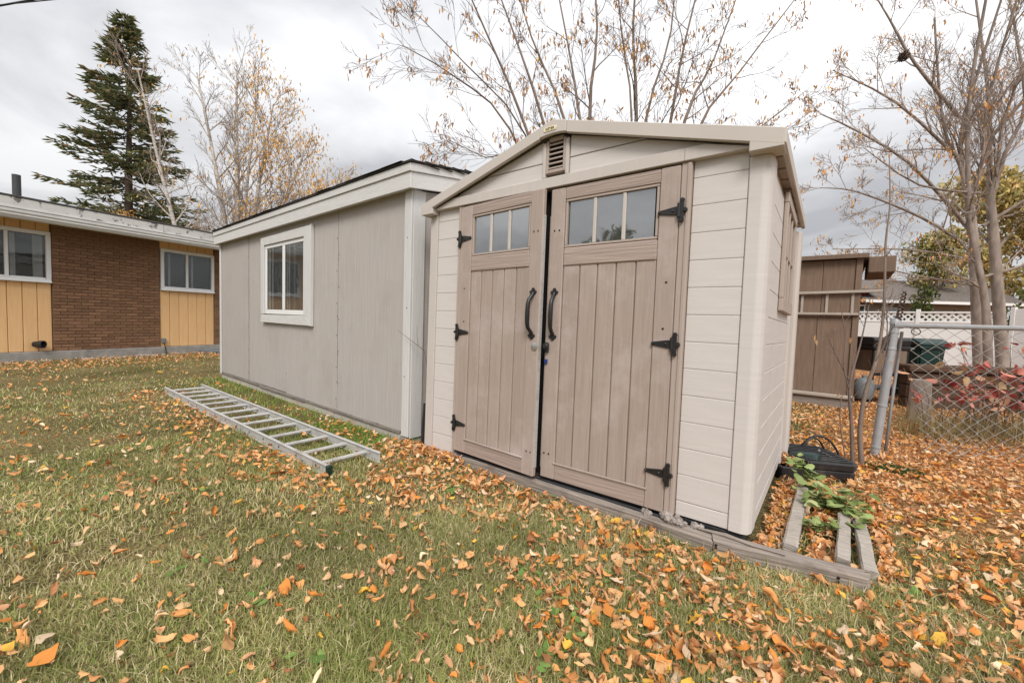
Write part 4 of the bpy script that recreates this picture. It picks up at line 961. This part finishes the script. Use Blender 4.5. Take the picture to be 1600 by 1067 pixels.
Fr = empty('lath_frame', 'tan lath frame fixed across the brown outbuilding wall', 'frame', (2.97, 5.30, 0), (0, 0, R(-1)))
box('rail', M_TAN, Fr, -1.1, .28, -.065, -.025, 1.555, 1.59, .003).rotation_euler = (0, R(-1.2), 0)
box('rail', M_TAN, Fr, -1.1, .0, -.065, -.025, 1.24, 1.272, .003)
for x in (-.94, -.685, -.39, -.10, .23): box('upright', M_TAN, Fr, x, x + .032, -.0245 if x < 0 else -.06, -.005 if x < 0 else -.03, 1.273, 1.552, .002)

def build_bbq():
    B = empty('barbecue', 'black barbecue cart with a brown front behind the fence post', 'barbecue', (3.33, 6.5, GZ), (0, 0, R(37)))
    box('cabinet', M_BROWN, B, -.27, .22, -.2, .22, .50, .84, .01)
    box('frame', M_BLACK, B, -.31, .26, -.22, .24, .845, .905, .012)
    lidp = [(-.2, .906), (-.22, 1.0), (-.15, 1.035), (.16, 1.035), (.23, .99), (.22, .906)]
    prism('lid', M_BLACKP, B, lidp, -.31, .26, .01, 'x')
    for x in (-.29, .22):
        for y in (-.19, .19): box('leg', M_BLACK, B, x, x + .035, y, y + .035, .0, .84, .004)
    box('shelf', M_BLACKP, B, -.29, .255, -.19, .22, .22, .25, .006)
    box('bottom_rail', M_BLACK, B, -.27, .235, -.205, -.19, .44, .49, .004)
    lathe('wheel', M_BLACKP, B, [(0, -.02), (.085, -.02), (.09, 0), (.085, .02), (0, .02)], (-.33, -.15, .09), (0, R(90), 0), 18)
    lathe('side_table', M_PROP, B, [(0, .86), (.10, .86), (.10, .88), (0, .88)], (.38, .0, .0), n=6)
build_bbq()
tag(lathe('gas_cylinder', M_PROP, None, [(0, .0), (.11, .0), (.13, .04), (.13, .24), (.10, .30), (.03, .32), (.03, .36), (0, .36)], (3.12, 6.12, GZ + .08), n=18), 'grey gas cylinder under the barbecue', 'gas cylinder')
def build_bin():
    B = empty('wheelie_bin', 'dark green wheelie bin beside the barbecue', 'bin', (3.86, 7.45, GZ), (0, 0, R(37)))
    bm = bmesh.new(); v = [bm.verts.new(p) for p in ((-.17, -.2, 0), (.17, -.2, 0), (.17, .2, 0), (-.17, .2, 0), (-.22, -.26, .92), (.22, -.26, .92), (.22, .26, .92), (-.22, .26, .92))]
    for f in ((3, 2, 1, 0), (4, 5, 6, 7), (0, 1, 5, 4), (1, 2, 6, 5), (2, 3, 7, 6), (3, 0, 4, 7)): bm.faces.new([v[i] for i in f])
    bmesh.ops.bevel(bm, geom=list(bm.edges), offset=.025, segments=2, affect='EDGES'); obj('body', bm_mesh(bm), M_GREEN, B)
    prism('lid', M_GREEN, B, [(-.31, .925), (.26, .925), (.25, .97), (.1, 1.03), (-.15, 1.03), (-.29, .965)], -.25, .25, .012, 'x')
    box('rim', M_GREEN, B, -.25, .25, -.29, -.262, .87, .92, .006)
    for s in (-.2, .2): lathe('wheel', M_BLACKP, B, [(0, -.03), (.09, -.03), (.09, .03), (0, .03)], (s, .24, .09), (0, R(90), 0), 16)
build_bin()
rng = random.Random(6)
G = empty('raised_bed', 'dark rotting timber bed wall behind the chain-link fence', 'raised bed', (3.62, 6.0, GZ), (0, 0, R(33)))
for k, (z0, z1) in enumerate(((-.05, .17), (.18, .36), (.37, .55))): box('sleeper', mat('rotten_timber', (.125, .075, .05), .95, .25, 5, (1, 12, 12), 1, 3, dist=.015), G, -.02, 4.5, .0 + rng.uniform(-.02, .02), .16, z0, z1, .012)
box('cap_log', MATS['rotten_timber'], G, -.05, 4.6, -.05, .2, .56, .66, .025, 2)
for x in (.0, 1.5, 3.0): box('stake', MATS['rotten_timber'], G, x, x + .09, -.115, -.03, -.05, .5, .006)
St = empty('tree_stump', 'short sawn stump with red leaves behind the chain-link mesh', 'stump', (3.60, 4.93, GZ))
pf = [(.13, 0), (.115, .1), (.105, .3), (.10, .52), (.095, .54), (0, .545)]
lathe('bole', M_BARK, St, pf, n=14)

def build_white_fence():
    F = empty('white_fence', 'tall white vinyl fence with a lattice strip along its top', 'fence', (3.3, 18.8, GZ), (0, 0, math.atan2(-1.0, 3.55)))
    for k in range(3):
        x = -1.8 + k * 1.85
        box('panel', M_VINYL, F, x + .06, x + 1.79, -.02, .02, .04, 1.48, .004)
        box('rail', M_VINYL, F, x + .06, x + 1.79, -.035, .035, 1.48, 1.54, .004)
        box('rail', M_VINYL, F, x + .06, x + 1.79, -.035, .035, 1.82, 1.87, .004)
        box('post', M_VINYL, F, x - .055, x + .055, -.055, .055, 0, 1.95, .006)
        bm = bmesh.new(); q = .185
        for s in (1, -1):
            for i in range(-2, 11):
                xa = x + .06 + i * q; xb = xa + .28
                p0, p1 = (xa, 1.54) if s > 0 else (xa, 1.82), (xb, 1.82) if s > 0 else (xb, 1.54)
                lo, hi = x + .06, x + 1.79
                def clip(pa, pb):
                    (xa_, za), (xb_, zb) = pa, pb
                    if xb_ <= lo or xa_ >= hi: return None
                    if xa_ < lo: za = za + (zb - za) * (lo - xa_) / (xb_ - xa_); xa_ = lo
                    if xb_ > hi: zb = za + (zb - za) * (hi - xa_) / (xb_ - xa_); xb_ = hi
                    return (xa_, za), (xb_, zb)
                c_ = clip(p0, p1)
                if not c_: continue
                (xa_, za), (xb_, zb) = c_; w_ = .036; y = .004 * s
                v = [bm.verts.new(t_) for t_ in ((xa_ - w_, y - .003, za), (xa_ + w_, y - .003, za), (xb_ + w_, y - .003, zb), (xb_ - w_, y - .003, zb), (xa_ - w_, y + .003, za), (xa_ + w_, y + .003, za), (xb_ + w_, y + .003, zb), (xb_ - w_, y + .003, zb))]
                for f in ((0, 1, 2, 3), (7, 6, 5, 4), (0, 4, 5, 1), (1, 5, 6, 2), (2, 6, 7, 3), (3, 7, 4, 0)): bm.faces.new([v[i_] for i_ in f])
        obj('lattice', bm_mesh(bm), M_VINYL, F)
    box('post', M_VINYL, F, 3.70, 3.81, -.055, .055, 0, 1.95, .006)
    F2 = empty('solid_white_fence', 'plain white fence panels nearer the camera, right of the trunks', 'fence', (7.05, 16.9, GZ), (0, 0, math.atan2(-2.2, .5) + R(32)))
    for k in range(3):
        box('panel', M_VINYL, F2, k * 1.85 + .05, k * 1.85 + 1.8, -.02, .02, .04, 1.93, .004); box('post', M_VINYL, F2, k * 1.85 - .06, k * 1.85 + .045, -.05, .05, 0, 1.98, .006)
build_white_fence()
def build_far_house():
    Hs = empty('far_house', 'distant house with low brown roof beyond the white fence', 'house', (3.2, 26.0, GZ), (0, 0, R(33)))
    box('wall', mat('beige_render', (.32, .28, .24), .9, .1, 3), Hs, 1.0, 8.0, 0, 5, 0, 2.75, .02)
    box('porch_wall', M_RED, Hs, -.4, 1.0, -.1, 3, 0, 3.3, .02)
    W = box('window', M_VINYL, Hs, .1, .95, -.16, -.1, 1.4, 2.5, .01); box('pane', M_GLASS, W, .18, .87, -.175, -.161, 1.5, 2.4, 0); box('interior', M_DARK, W, .17, .88, -.1609, -.1605, 1.48, 2.42, 0)
    for x in (2.0, 3.6): 
        W = box('window', M_VINYL, Hs, x, x + .8, -.05, .0, 1.5, 2.4, .01); box('pane', M_GLASS, W, x + .07, x + .73, -.07, -.051, 1.57, 2.33, 0)
    rf = prism('roof', M_GREY, Hs, [(-.6, 2.75), (2.5, 4.1), (5.6, 2.75), (5.6, 2.6), (-.6, 2.6)], .6, 8.5, 0, 'x')
    prism('porch_roof', M_GREY, Hs, [(-.6, 3.3), (1.3, 4.0), (3.4, 3.3), (3.4, 3.15), (-.6, 3.15)], -.8, 1.4, 0, 'x')
    box('fascia', M_VINYL, rf, .6, 8.5, -.63, -.605, 2.6, 2.74, .004)
build_far_house()
for k, (a, b_, lab) in enumerate((((-20.22, -1.47, 11.05), (-19.33, -.77, 11.29), 'thicker overhead cable crossing the sky corner'), ((-19.51, -.92, 11.19), (-18.79, -.36, 11.31), 'thinner overhead cable just below its neighbour'))):
    a, b_ = Vector(a), Vector(b_); d = (b_ - a)
    d = d.normalized(); P = []
    for s in np.linspace(-14, 14, 29): q = a + d * s; P.append((q.x, q.y, q.z + .002 * s * s))
    tag(tube_obj('overhead_cable', M_BLACK, None, P, .030 - .012 * k, 6), lab, 'cable')

# ------------------------------------------------------------------ bush with red leaves, dry stalks, weeds
def build_bush():
    nrg = np.random.default_rng(61); rs = random.Random(61); off = Vector((4.05, 4.45, GZ))
    root = empty('red_bush', 'red-leaved bush tangled behind the chain-link mesh', 'bush', tuple(off)); T = Tubes(); tips = []
    for k in range(95):
        x = rs.uniform(-.12, 1.15) if k % 6 else rs.uniform(-.6, -.1); b = Vector((x * .9, x * .62 + rs.uniform(-.2, .3), 0)); hgt = rs.uniform(.45, 1.02); e = b + Vector((rs.gauss(0, .18), rs.gauss(0, .18), hgt)); m = b.lerp(e, .5) + Vector((rs.gauss(0, .06), rs.gauss(0, .06), .06))
        T.add([tuple(b), tuple(m), tuple(e)], [.006, .004, .002], 4, cap=False); tips += [e, m.lerp(e, .5), m]
    obj('stems', T.mesh(), M_TWIG, root)
    shapes = [leaf_shape(rs, 1, .75, .7, 5, 4) for _ in range(8)]; pos = []
    for p in tips:
        for k in range(rs.choice((0, 0, 1, 1, 2))): pos.append((p.x + rs.gauss(0, .05), p.y + rs.gauss(0, .05), max(.03, p.z + rs.gauss(0, .05))))
    pos = np.array(pos); n = len(pos)
    pal = np.array([(.50, .13, .11), (.58, .22, .16), (.60, .33, .20), (.42, .09, .08), (.42, .27, .14)])
    V, F, Tn = scatter(shapes, pos, nrg.uniform(-1, 1, n), nrg.uniform(-.6, 1.3, n), nrg.uniform(0, 6.28, n), nrg.uniform(.055, .14, n), leaf_tints(n, nrg, pal, np.array([.3, .25, .2, .12, .13])), nrg)
    obj('foliage', np_mesh('foliage', V, F, Tn), M_LEAF, root)
build_bush()
def blades(n, xs, ys, h, wd, lean, tint, nrg, z=GZ, bend=None):
    """grass blades: 5 verts, one quad strip folded as 2 quads (last one pinched)"""
    a = nrg.uniform(0, 2 * np.pi, n); ca, sa = np.cos(a), np.sin(a); la = nrg.uniform(0, 2 * np.pi, n); ln = np.abs(nrg.normal(0, lean, n)); lx, ly = np.cos(la) * ln * h, np.sin(la) * ln * h
    z0 = np.full(n, z - .004); hh = h / np.sqrt(1 + ln ** 2)
    V = np.empty((n, 5, 3)); wx, wy = ca * wd / 2, sa * wd / 2
    V[:, 0] = np.stack([xs - wx, ys - wy, z0], 1); V[:, 1] = np.stack([xs + wx, ys + wy, z0], 1)
    V[:, 2] = np.stack([xs + lx * .35 + wx * .8, ys + ly * .35 + wy * .8, z0 + hh * .6], 1); V[:, 3] = np.stack([xs + lx * .35 - wx * .8, ys + ly * .35 - wy * .8, z0 + hh * .6], 1)
    V[:, 4] = np.stack([xs + lx, ys + ly, z0 + hh], 1)
    f = np.array([(0, 1, 2), (0, 2, 3), (3, 2, 4)])
    F = (f[None] + (np.arange(n) * 5)[:, None, None]).reshape(-1, 3)
    return V.reshape(-1, 3), F, np.repeat(tint, 5, 0)
nrg = np.random.default_rng(71)
n = 1500; xx = nrg.uniform(-.75, 1.3, n); xs = 4.0 + xx * .85 + nrg.normal(0, .15, n); ys = 4.3 + xx * .55 + nrg.normal(0, .22, n)
pal = np.array([(.34, .28, .13), (.42, .34, .18), (.22, .21, .08), (.26, .17, .09)])
V, F, Tn = blades(n, xs, ys, nrg.uniform(.12, .48, n), nrg.uniform(.003, .007, n), 1.0, leaf_tints(n, nrg, pal, np.ones(4)), nrg)
tag(obj('dry_grass', np_mesh('dry_grass', V, F, Tn), M_GRASS), 'tangle of dry grass stalks behind the chain-link mesh', 'grass', kind='stuff')

def weed(name, label, x, y, h, nst, spread, seed, size=.06):
    nrg = np.random.default_rng(seed); rs = random.Random(seed); root = empty(name, label, 'plant', (x, y, GZ)); T = Tubes(); pos = []; rz = []
    for k in range(nst):
        a = rs.uniform(0, 6.28); d = Vector((math.cos(a), math.sin(a), 0)) * spread * rs.uniform(.4, 1.2); e = Vector((d.x, d.y, h * rs.uniform(.55, 1.1)))
        m = Vector((d.x * .35, d.y * .35, e.z * .75)); T.add([(0, 0, 0), tuple(m), tuple(e)], [.004, .003, .0015], 5, cap=False)
        for q in range(rs.randint(5, 8)):
            u = rs.uniform(.3, 1.05); p = (m.lerp(e, (u - .5) * 2) if u > .5 else Vector((0, 0, 0)).lerp(m, u * 2)); pos.append((p.x + rs.gauss(0, .028), p.y + rs.gauss(0, .028), p.z + rs.gauss(0, .015))); rz.append(rs.uniform(0, 6.28))
    obj('stems', T.mesh(), mat('green_stem', (.16, .16, .05), .7, .1, 8), root)
    pos = np.array(pos); n = len(pos); shapes = [leaf_shape(rs, 1, .66, .35, 6, 5) for _ in range(6)]
    pal = np.array([(.24, .31, .10), (.31, .38, .15), (.18, .25, .08), (.40, .41, .20), (.66, .44, .16)])
    V, F, Tn = scatter(shapes, pos, nrg.uniform(-.5, .5, n), nrg.uniform(-.4, .5, n), np.array(rz), nrg.uniform(.7, 1.35, n) * size, leaf_tints(n, nrg, pal, np.array([.32, .3, .2, .14, .04])), nrg)
    obj('foliage', np_mesh('foliage', V, F, Tn, smooth=True), M_LEAF, root)
weed('weed_plant', 'upright broad-leaved green weed in front of the black tray', 2.59, 1.10, .27, 5, .10, 81, .085)
weed('weed_plant', 'sprawling green weed between the first two battens', 2.69, .84, .17, 13, .20, 82, .075)
weed('weed_plant', 'low weed with pale leaves at the middle batten', 2.73, .52, .10, 7, .13, 83, .06)

# ------------------------------------------------------------------ grass
CX, CY = CP.x, CP.y
def in_rect(x, y, x0, x1, y0, y1, ox=0, oy=0, a=0):
    c, s = math.cos(a), math.sin(a); u = (x - ox) * c + (y - oy) * s; v = -(x - ox) * s + (y - oy) * c
    return (u > x0) & (u < x1) & (v > y0) & (v < y1)
def blocked(x, y, pad=0.0):
    b = in_rect(x, y, -.0 - pad, 2.43 + pad, -.0 - pad, 1.80)                                   # resin shed
    b |= in_rect(x, y, -5.15, .02, -.005 - pad, 3.0, -.225, .013, -.04)                          # plywood shed
    b |= in_rect(x, y, -7, 12, -.03 - pad, 12, -9.937, -1.282, 1.787)                            # house
    b |= in_rect(x, y, .36, 2.25, -.10 - pad, 0) & (y > -.035 - .0335 * (x - .36) - pad)         # timbers
    b |= in_rect(x, y, 0, .6, -.0 - pad, .085, 2.25, -.098, .155)
    b |= in_rect(x, y, -2.4, .02, -.1, 3, 2.97, 5.30, R(-1))
    return b
def smooth_noise(x, y, seed, freq):
    r_ = np.random.default_rng(seed); o = np.zeros_like(x)
    for k in range(7):
        a, ph, fq = r_.uniform(0, 6.28), r_.uniform(0, 6.28), freq * r_.uniform(.6, 1.7); o += np.sin((x * math.cos(a) + y * math.sin(a)) * fq + ph)
    return o / 7 * 1.6                                                                              # about -1..1
def leafy_zone(x, y):
    """1 where the ground is buried in leaves (right of and behind the shed), 0 on open lawn"""
    return np.clip((x - 2.35 + .30 * (y + .3) * (y < 1) ) / .5, 0, 1) * np.clip((y - .7 + .55 * (x - 2.6)) / .9, 0, 1)
def polar(n, d0, d1, nrg, a0=-75, a1=66, pw=1.0):
    d = d0 + (d1 - d0) * nrg.random(n) ** pw; a = np.radians(-37.4) + np.radians(nrg.uniform(a0, a1, n))
    return CX + np.sin(a) * d, CY + np.cos(a) * d, d
parts = []
GPAL = np.array([(.275, .305, .095), (.345, .350, .13), (.44, .395, .185), (.58, .495, .28), (.68, .59, .38), (.21, .275, .075)])
for (n, d0, d1) in ((165000, .7, 2.4), (130000, 2.2, 4.6), (75000, 4.4, 8.5), (40000, 8.3, 14.5)):
    x, y, d = polar(n, d0, d1, nrg, pw=.75); lz = leafy_zone(x, y)
    keep = ~blocked(x, y, .004) & (nrg.random(n) > lz * .85); x, y, d = x[keep], y[keep], d[keep]; n = len(x)
    g = 1.2 * smooth_noise(x, y, 5, 1.6) + .8 * smooth_noise(x, y, 6, 6.5)
    near_shed = np.exp(-np.clip(-(y + .02 + .04 * x), 0, 9) / .33) * (x < -.1) * (x > -5.4) * 1.0
    fine = np.clip((d - 1) / 8, 0, 1)
    pg = np.clip(.54 + .26 * g + .5 * near_shed, .08, .95)
    green = nrg.random(n) < pg
    ci = np.where(green, nrg.choice([0, 1, 5], n, p=[.4, .35, .25]), nrg.choice([2, 3, 4, 1], n, p=[.36, .30, .18, .16]))
    tint = GPAL[ci] * nrg.uniform(.75, 1.42, (n, 1)) * (1 + .22 * np.clip(smooth_noise(x, y, 9, 5.0), -1, 1))[:, None]; tint = np.where((near_shed > .3)[:, None] & green[:, None], tint * np.array([.85, 1.15, .7]), tint)
    h = nrg.gamma(5, .0054, n) * (1 + .55 * near_shed) * (1 + .40 * np.clip(smooth_noise(x, y, 8, 4.0), -1, 1)) + .006
    parts.append(blades(n, x, y, np.clip(h, .012, .11), .0019 + .0008 * d * nrg.uniform(.7, 1.3, n), 1.0, tint, nrg))
V, F, Tn = merge(parts)
tag(obj('lawn_grass', np_mesh('lawn_grass', V, F, Tn), M_GRASS), 'patchy green and straw-coloured lawn grass', 'grass', kind='stuff')
# clover-like low weeds in the lawn
wp = []
for k in range(26):
    x, y, d = polar(1, 1.0, 3.6, nrg, -50, 50); wp.append((x[0], y[0]))
rs = random.Random(90); shp = [leaf_shape(rs, 1, .6, .3, 5, 4) for _ in range(5)]; pos = []
for x, y in wp:
    for q in range(rs.randint(4, 9)): pos.append((x + rs.gauss(0, .04), y + rs.gauss(0, .04), GZ + rs.uniform(.015, .035)))
pos = np.array(pos); pos = pos[~blocked(pos[:, 0], pos[:, 1], .02)]; n = len(pos)
V, F, Tn = scatter(shp, pos, nrg.uniform(-.4, .4, n), nrg.uniform(-.4, .3, n), nrg.uniform(0, 6.28, n), nrg.uniform(.025, .05, n), leaf_tints(n, nrg, np.array([(.13, .22, .05), (.18, .27, .07)]), np.ones(2)), nrg)
tag(obj('lawn_weeds', np_mesh('lawn_weeds', V, F, Tn), M_LEAF), 'scattered broad green weed leaves in the lawn', 'weeds', kind='stuff')

# ------------------------------------------------------------------ fallen leaves
rs = random.Random(101)
SH = [leaf_shape(rs, rs.uniform(.06, .088), rs.uniform(.040, .060), rs.choice((.6, .9, 1.2, 1.5)), 6, 5, lobed=(k % 3 == 0)) for k in range(36)]
def dens(x, y):
    """leaves per square metre wanted at a place, from open lawn (few) to the buried corner"""
    g = smooth_noise(x, y, 15, 2.4); g2 = smooth_noise(x, y, 16, 6.5)
    toward = .55 * (x - 2.65) + .835 * (y + 2.3)                       # metres from the open lawn towards the resin shed
    lawn = 520 * np.clip(.46 + .42 * toward, .17, 1.0) * np.clip(1.15 + .16 * x, .35, 1.1) * np.clip(.95 + .35 * g + .6 * g2 + 1.0 * np.clip(smooth_noise(x, y, 19, 15.0), -.4, 1), .42, 2.8)
    ladder = 420 * np.exp(-((y + .98) / .16) ** 2) * (x > -4.5) * (x < .4) * np.clip(1 + .7 * g2, .2, 2)
    shedfoot = 750 * np.exp(-((y + .22 + .02 * x) / .16) ** 2) * (x > -.4) * (x < 2.2) * np.clip(1 + .6 * g2, .2, 2)
    drift = 330 * np.exp(-((y + .55) / .42) ** 2) * np.clip((x + .9) / .6, 0, 1) * (x < 2.5) * np.clip(.8 + .9 * g2, .15, 2)
    house = 260 * np.exp(-((x + 8.9 + .21 * (y + 1.28)) / .8) ** 2)
    return np.minimum(lawn + ladder + shedfoot + drift + house, 1000) * (1 - leafy_zone(x, y)) + leafy_zone(x, y) * 1500 * np.clip(1 + .15 * g, .5, 1.2)
cand = []
for d0, d1, mx in ((.55, 1.6, 1000), (1.6, 3.2, 1500), (3.2, 5.5, 1300), (5.5, 9.5, 800), (9.5, 14.5, 320)):
    area = math.radians(141) / 2 * (d1 ** 2 - d0 ** 2); n = int(area * mx); a = np.radians(-37.4) + np.radians(nrg.uniform(-75, 66, n)); d = np.sqrt(d0 ** 2 + (d1 ** 2 - d0 ** 2) * nrg.random(n))
    x, y = CX + np.sin(a) * d, CY + np.cos(a) * d
    keep = (nrg.random(n) < dens(x, y) / mx * (.8 if d0 > 5 else 1)) & ~blocked(x, y, .015)
    keep &= ~in_rect(x, y, 0, 4.33, -.22, .22, -4.33, -.55, -.017) | (nrg.random(n) < .25)
    cand.append(np.stack([x[keep], y[keep], d[keep]], 1))
C_ = np.concatenate(cand)
lz = leafy_zone(C_[:, 0], C_[:, 1])
n = len(C_); pos = np.stack([C_[:, 0], C_[:, 1], GZ + nrg.uniform(.016, .044, n) * (1 - lz) + lz * nrg.uniform(.004, .04, n)], 1)
rx, ry, rz = nrg.normal(0, .55, n), nrg.normal(0, .45, n), nrg.uniform(0, 6.28, n); flip = nrg.random(n) < .4; rx = np.where(flip, rx + np.pi, rx)
sc = np.clip(nrg.lognormal(-.58, .30, n), .28, 1.15) * (1 - .12 * lz)
# the 300 that show largest in the photo become things of their own
fwd = np.array([CW.x, CW.y]); rgt = np.array([CR.x, CR.y]); rel = C_[:, :2] - np.array([CX, CY]); dep = rel @ fwd; lat = (rel @ rgt) / np.maximum(dep, .1)
inview = (dep > .3) & (np.abs(lat) < 1.2) & (1.12 / np.maximum(dep, .1) < .80)
score = np.where(inview, sc / np.maximum(dep, .1), 0); own = np.argsort(-score)[:300]
mask = np.ones(n, bool); mask[own] = False
hue = nrg.choice(len(PAL), n, p=PALW / PALW.sum()); tint = PAL[hue] * nrg.uniform(.72, 1.18, (n, 1))
near = mask & (C_[:, 2] < 2.3); far = mask & ~near
rs = random.Random(102); SHF = [leaf_shape(rs, rs.uniform(.06, .088), rs.uniform(.042, .060), rs.uniform(.7, 1.4), 4, 3) for k in range(16)]
p1 = scatter(SH, pos[near], rx[near], ry[near], rz[near], sc[near], tint[near], nrg); p2 = scatter(SHF, pos[far], rx[far], ry[far], rz[far], sc[far], tint[far], nrg)
V, F, Tn = merge([p1, p2])
tag(obj('leaf_litter', np_mesh('leaf_litter', V, F, Tn), M_LEAF), 'carpet of curled orange and tan fallen leaves', 'fallen leaves', kind='stuff')
NAMES = {0: 'tan', 1: 'brown-orange', 2: 'tan', 3: 'orange', 4: 'brown-orange', 5: 'pale', 6: 'brown-orange', 7: 'yellow', 8: 'tan'}
cache = {}
for i in own:
    k = int(nrg.integers(0, len(SH))); key = (k, int(hue[i]))
    if key not in cache:
        me = np_mesh('fallen_leaf', SH[k][0], SH[k][1], np.repeat(PAL[hue[i]][None] * rs.uniform(.8, 1.15), len(SH[k][0]), 0)); me.materials.append(M_LEAF); cache[key] = me
    o = obj('fallen_leaf', cache[key], None, None, tuple(pos[i]), (rx[i], ry[i], rz[i])); o.scale = (sc[i],) * 3
    px, py = pos[i][0], pos[i][1]; u_, v_ = lat[i], dep[i]
    side = 'toward the plywood shed' if u_ < -.62 else ('in line with the ladder end' if u_ < -.2 else ('before the taupe doors' if u_ < .22 else ('before the corner timber' if u_ < .62 else 'toward the chain-link fence')))
    row = 'in the nearest grass' if v_ < 1.72 else 'a little further back'
    big = 'larger' if sc[i] > .82 else 'small'
    nm_ = NAMES[int(hue[i])]
    tag(o, f'{big} {nm_} dry leaf {row}, {side}', 'leaf', f'{big} {nm_} leaves {row}, {side}')
print('LEAVES', n, 'grass tris', len(F))
# leaves heaped among the battens and in the tray
n = 1500; x = nrg.uniform(2.42, 2.97, n); y = nrg.uniform(.1, 1.3, n); z = GZ + nrg.uniform(.005, .05, n); kk = (np.abs(x - 2.575) > .05) & (np.abs(x - 2.78) > .045) & (np.abs(x - 2.86) > .04)
x, y, z = x[kk], y[kk], z[kk]; x = np.concatenate([x, nrg.uniform(2.42, 2.52, 90)]); y = np.concatenate([y, nrg.uniform(1.50, 1.72, 90)]); z = np.concatenate([z, nrg.uniform(-.02, .04, 90)]); x = np.concatenate([x, nrg.uniform(-.22, .5, 260)]); y = np.concatenate([y, -.012 - np.abs(nrg.normal(0, .07, 260))]); z = np.concatenate([z, nrg.uniform(-.085, -.03, 260)]); n = len(x)
V, F, Tn = scatter(SH, np.stack([x, y, z], 1), nrg.normal(0, .7, n), nrg.normal(0, .6, n), nrg.uniform(0, 6.28, n), nrg.uniform(.4, .8, n), leaf_tints(n, nrg), nrg)
tag(obj('leaf_heap', np_mesh('leaf_heap', V, F, Tn), M_LEAF), 'fallen leaves heaped between the battens and in the tray', 'fallen leaves', kind='stuff')
# mossy mat by the post, stones along the house
n = 2600; th = nrg.uniform(0, 6.28, n); rr = np.sqrt(nrg.random(n)); xs = 3.13 + .20 * rr * np.cos(th); ys = 2.22 + .11 * rr * np.sin(th)
V, F, Tn = blades(n, xs, ys, nrg.uniform(.02, .05, n), .006, .5, leaf_tints(n, nrg, np.array([(.06, .10, .03), (.09, .13, .04)]), np.ones(2)), nrg)
tag(obj('moss_mat', np_mesh('moss_mat', V, F, Tn), M_GRASS), 'dark green mossy mat at the foot of the fence post', 'moss', kind='stuff')
bm = bmesh.new(); rs = random.Random(120); hd = Vector((math.cos(1.787), math.sin(1.787), 0)); hn = Vector((math.sin(1.787), -math.cos(1.787), 0)); ho = Vector((-9.937, -1.282, GZ))
for k in range(170):
    p = ho + hd * rs.uniform(-2, 4) + hn * (.12 + abs(rs.gauss(0, .10))); M4 = Matrix.Translation(p) @ Matrix.Rotation(rs.uniform(0, 6), 4, 'Z') @ Matrix.Diagonal((rs.uniform(.6, 1.5), rs.uniform(.6, 1.2), .6, 1))
    bmesh.ops.create_icosphere(bm, subdivisions=1, radius=rs.uniform(.02, .06), matrix=M4)
tag(obj('foundation_gravel', bm_mesh(bm), M_STONE), 'row of pale stones along the house foundation', 'gravel', kind='stuff')


# the gap between the sheds
tag(tube_obj('drain_pipe', M_BLACKP, None, [(-.085, .10, GZ - .02), (-.082, .10, .10), (-.075, .105, .27)], [.052, .050, .047], 14), 'black plastic pipe standing in the gap between the sheds', 'pipe')
t = Tubes(); t.add([(-.10, .06, .74), (-.18, -.03, .83), (-.30, -.06, .90)], [.003, .0022, .0012], 4); t.add([(-.13, .02, .78), (-.10, -.02, .86), (-.09, -.03, .95)], [.002, .0015, .001], 4); t.add([(-.10, .06, .74), (-.06, .12, .4), (-.05, .15, GZ)], [.003, .004, .005], 4)
tag(obj('stray_twig', t.mesh(), M_TWIG), 'thin dry twig poking out between the two sheds', 'twig')
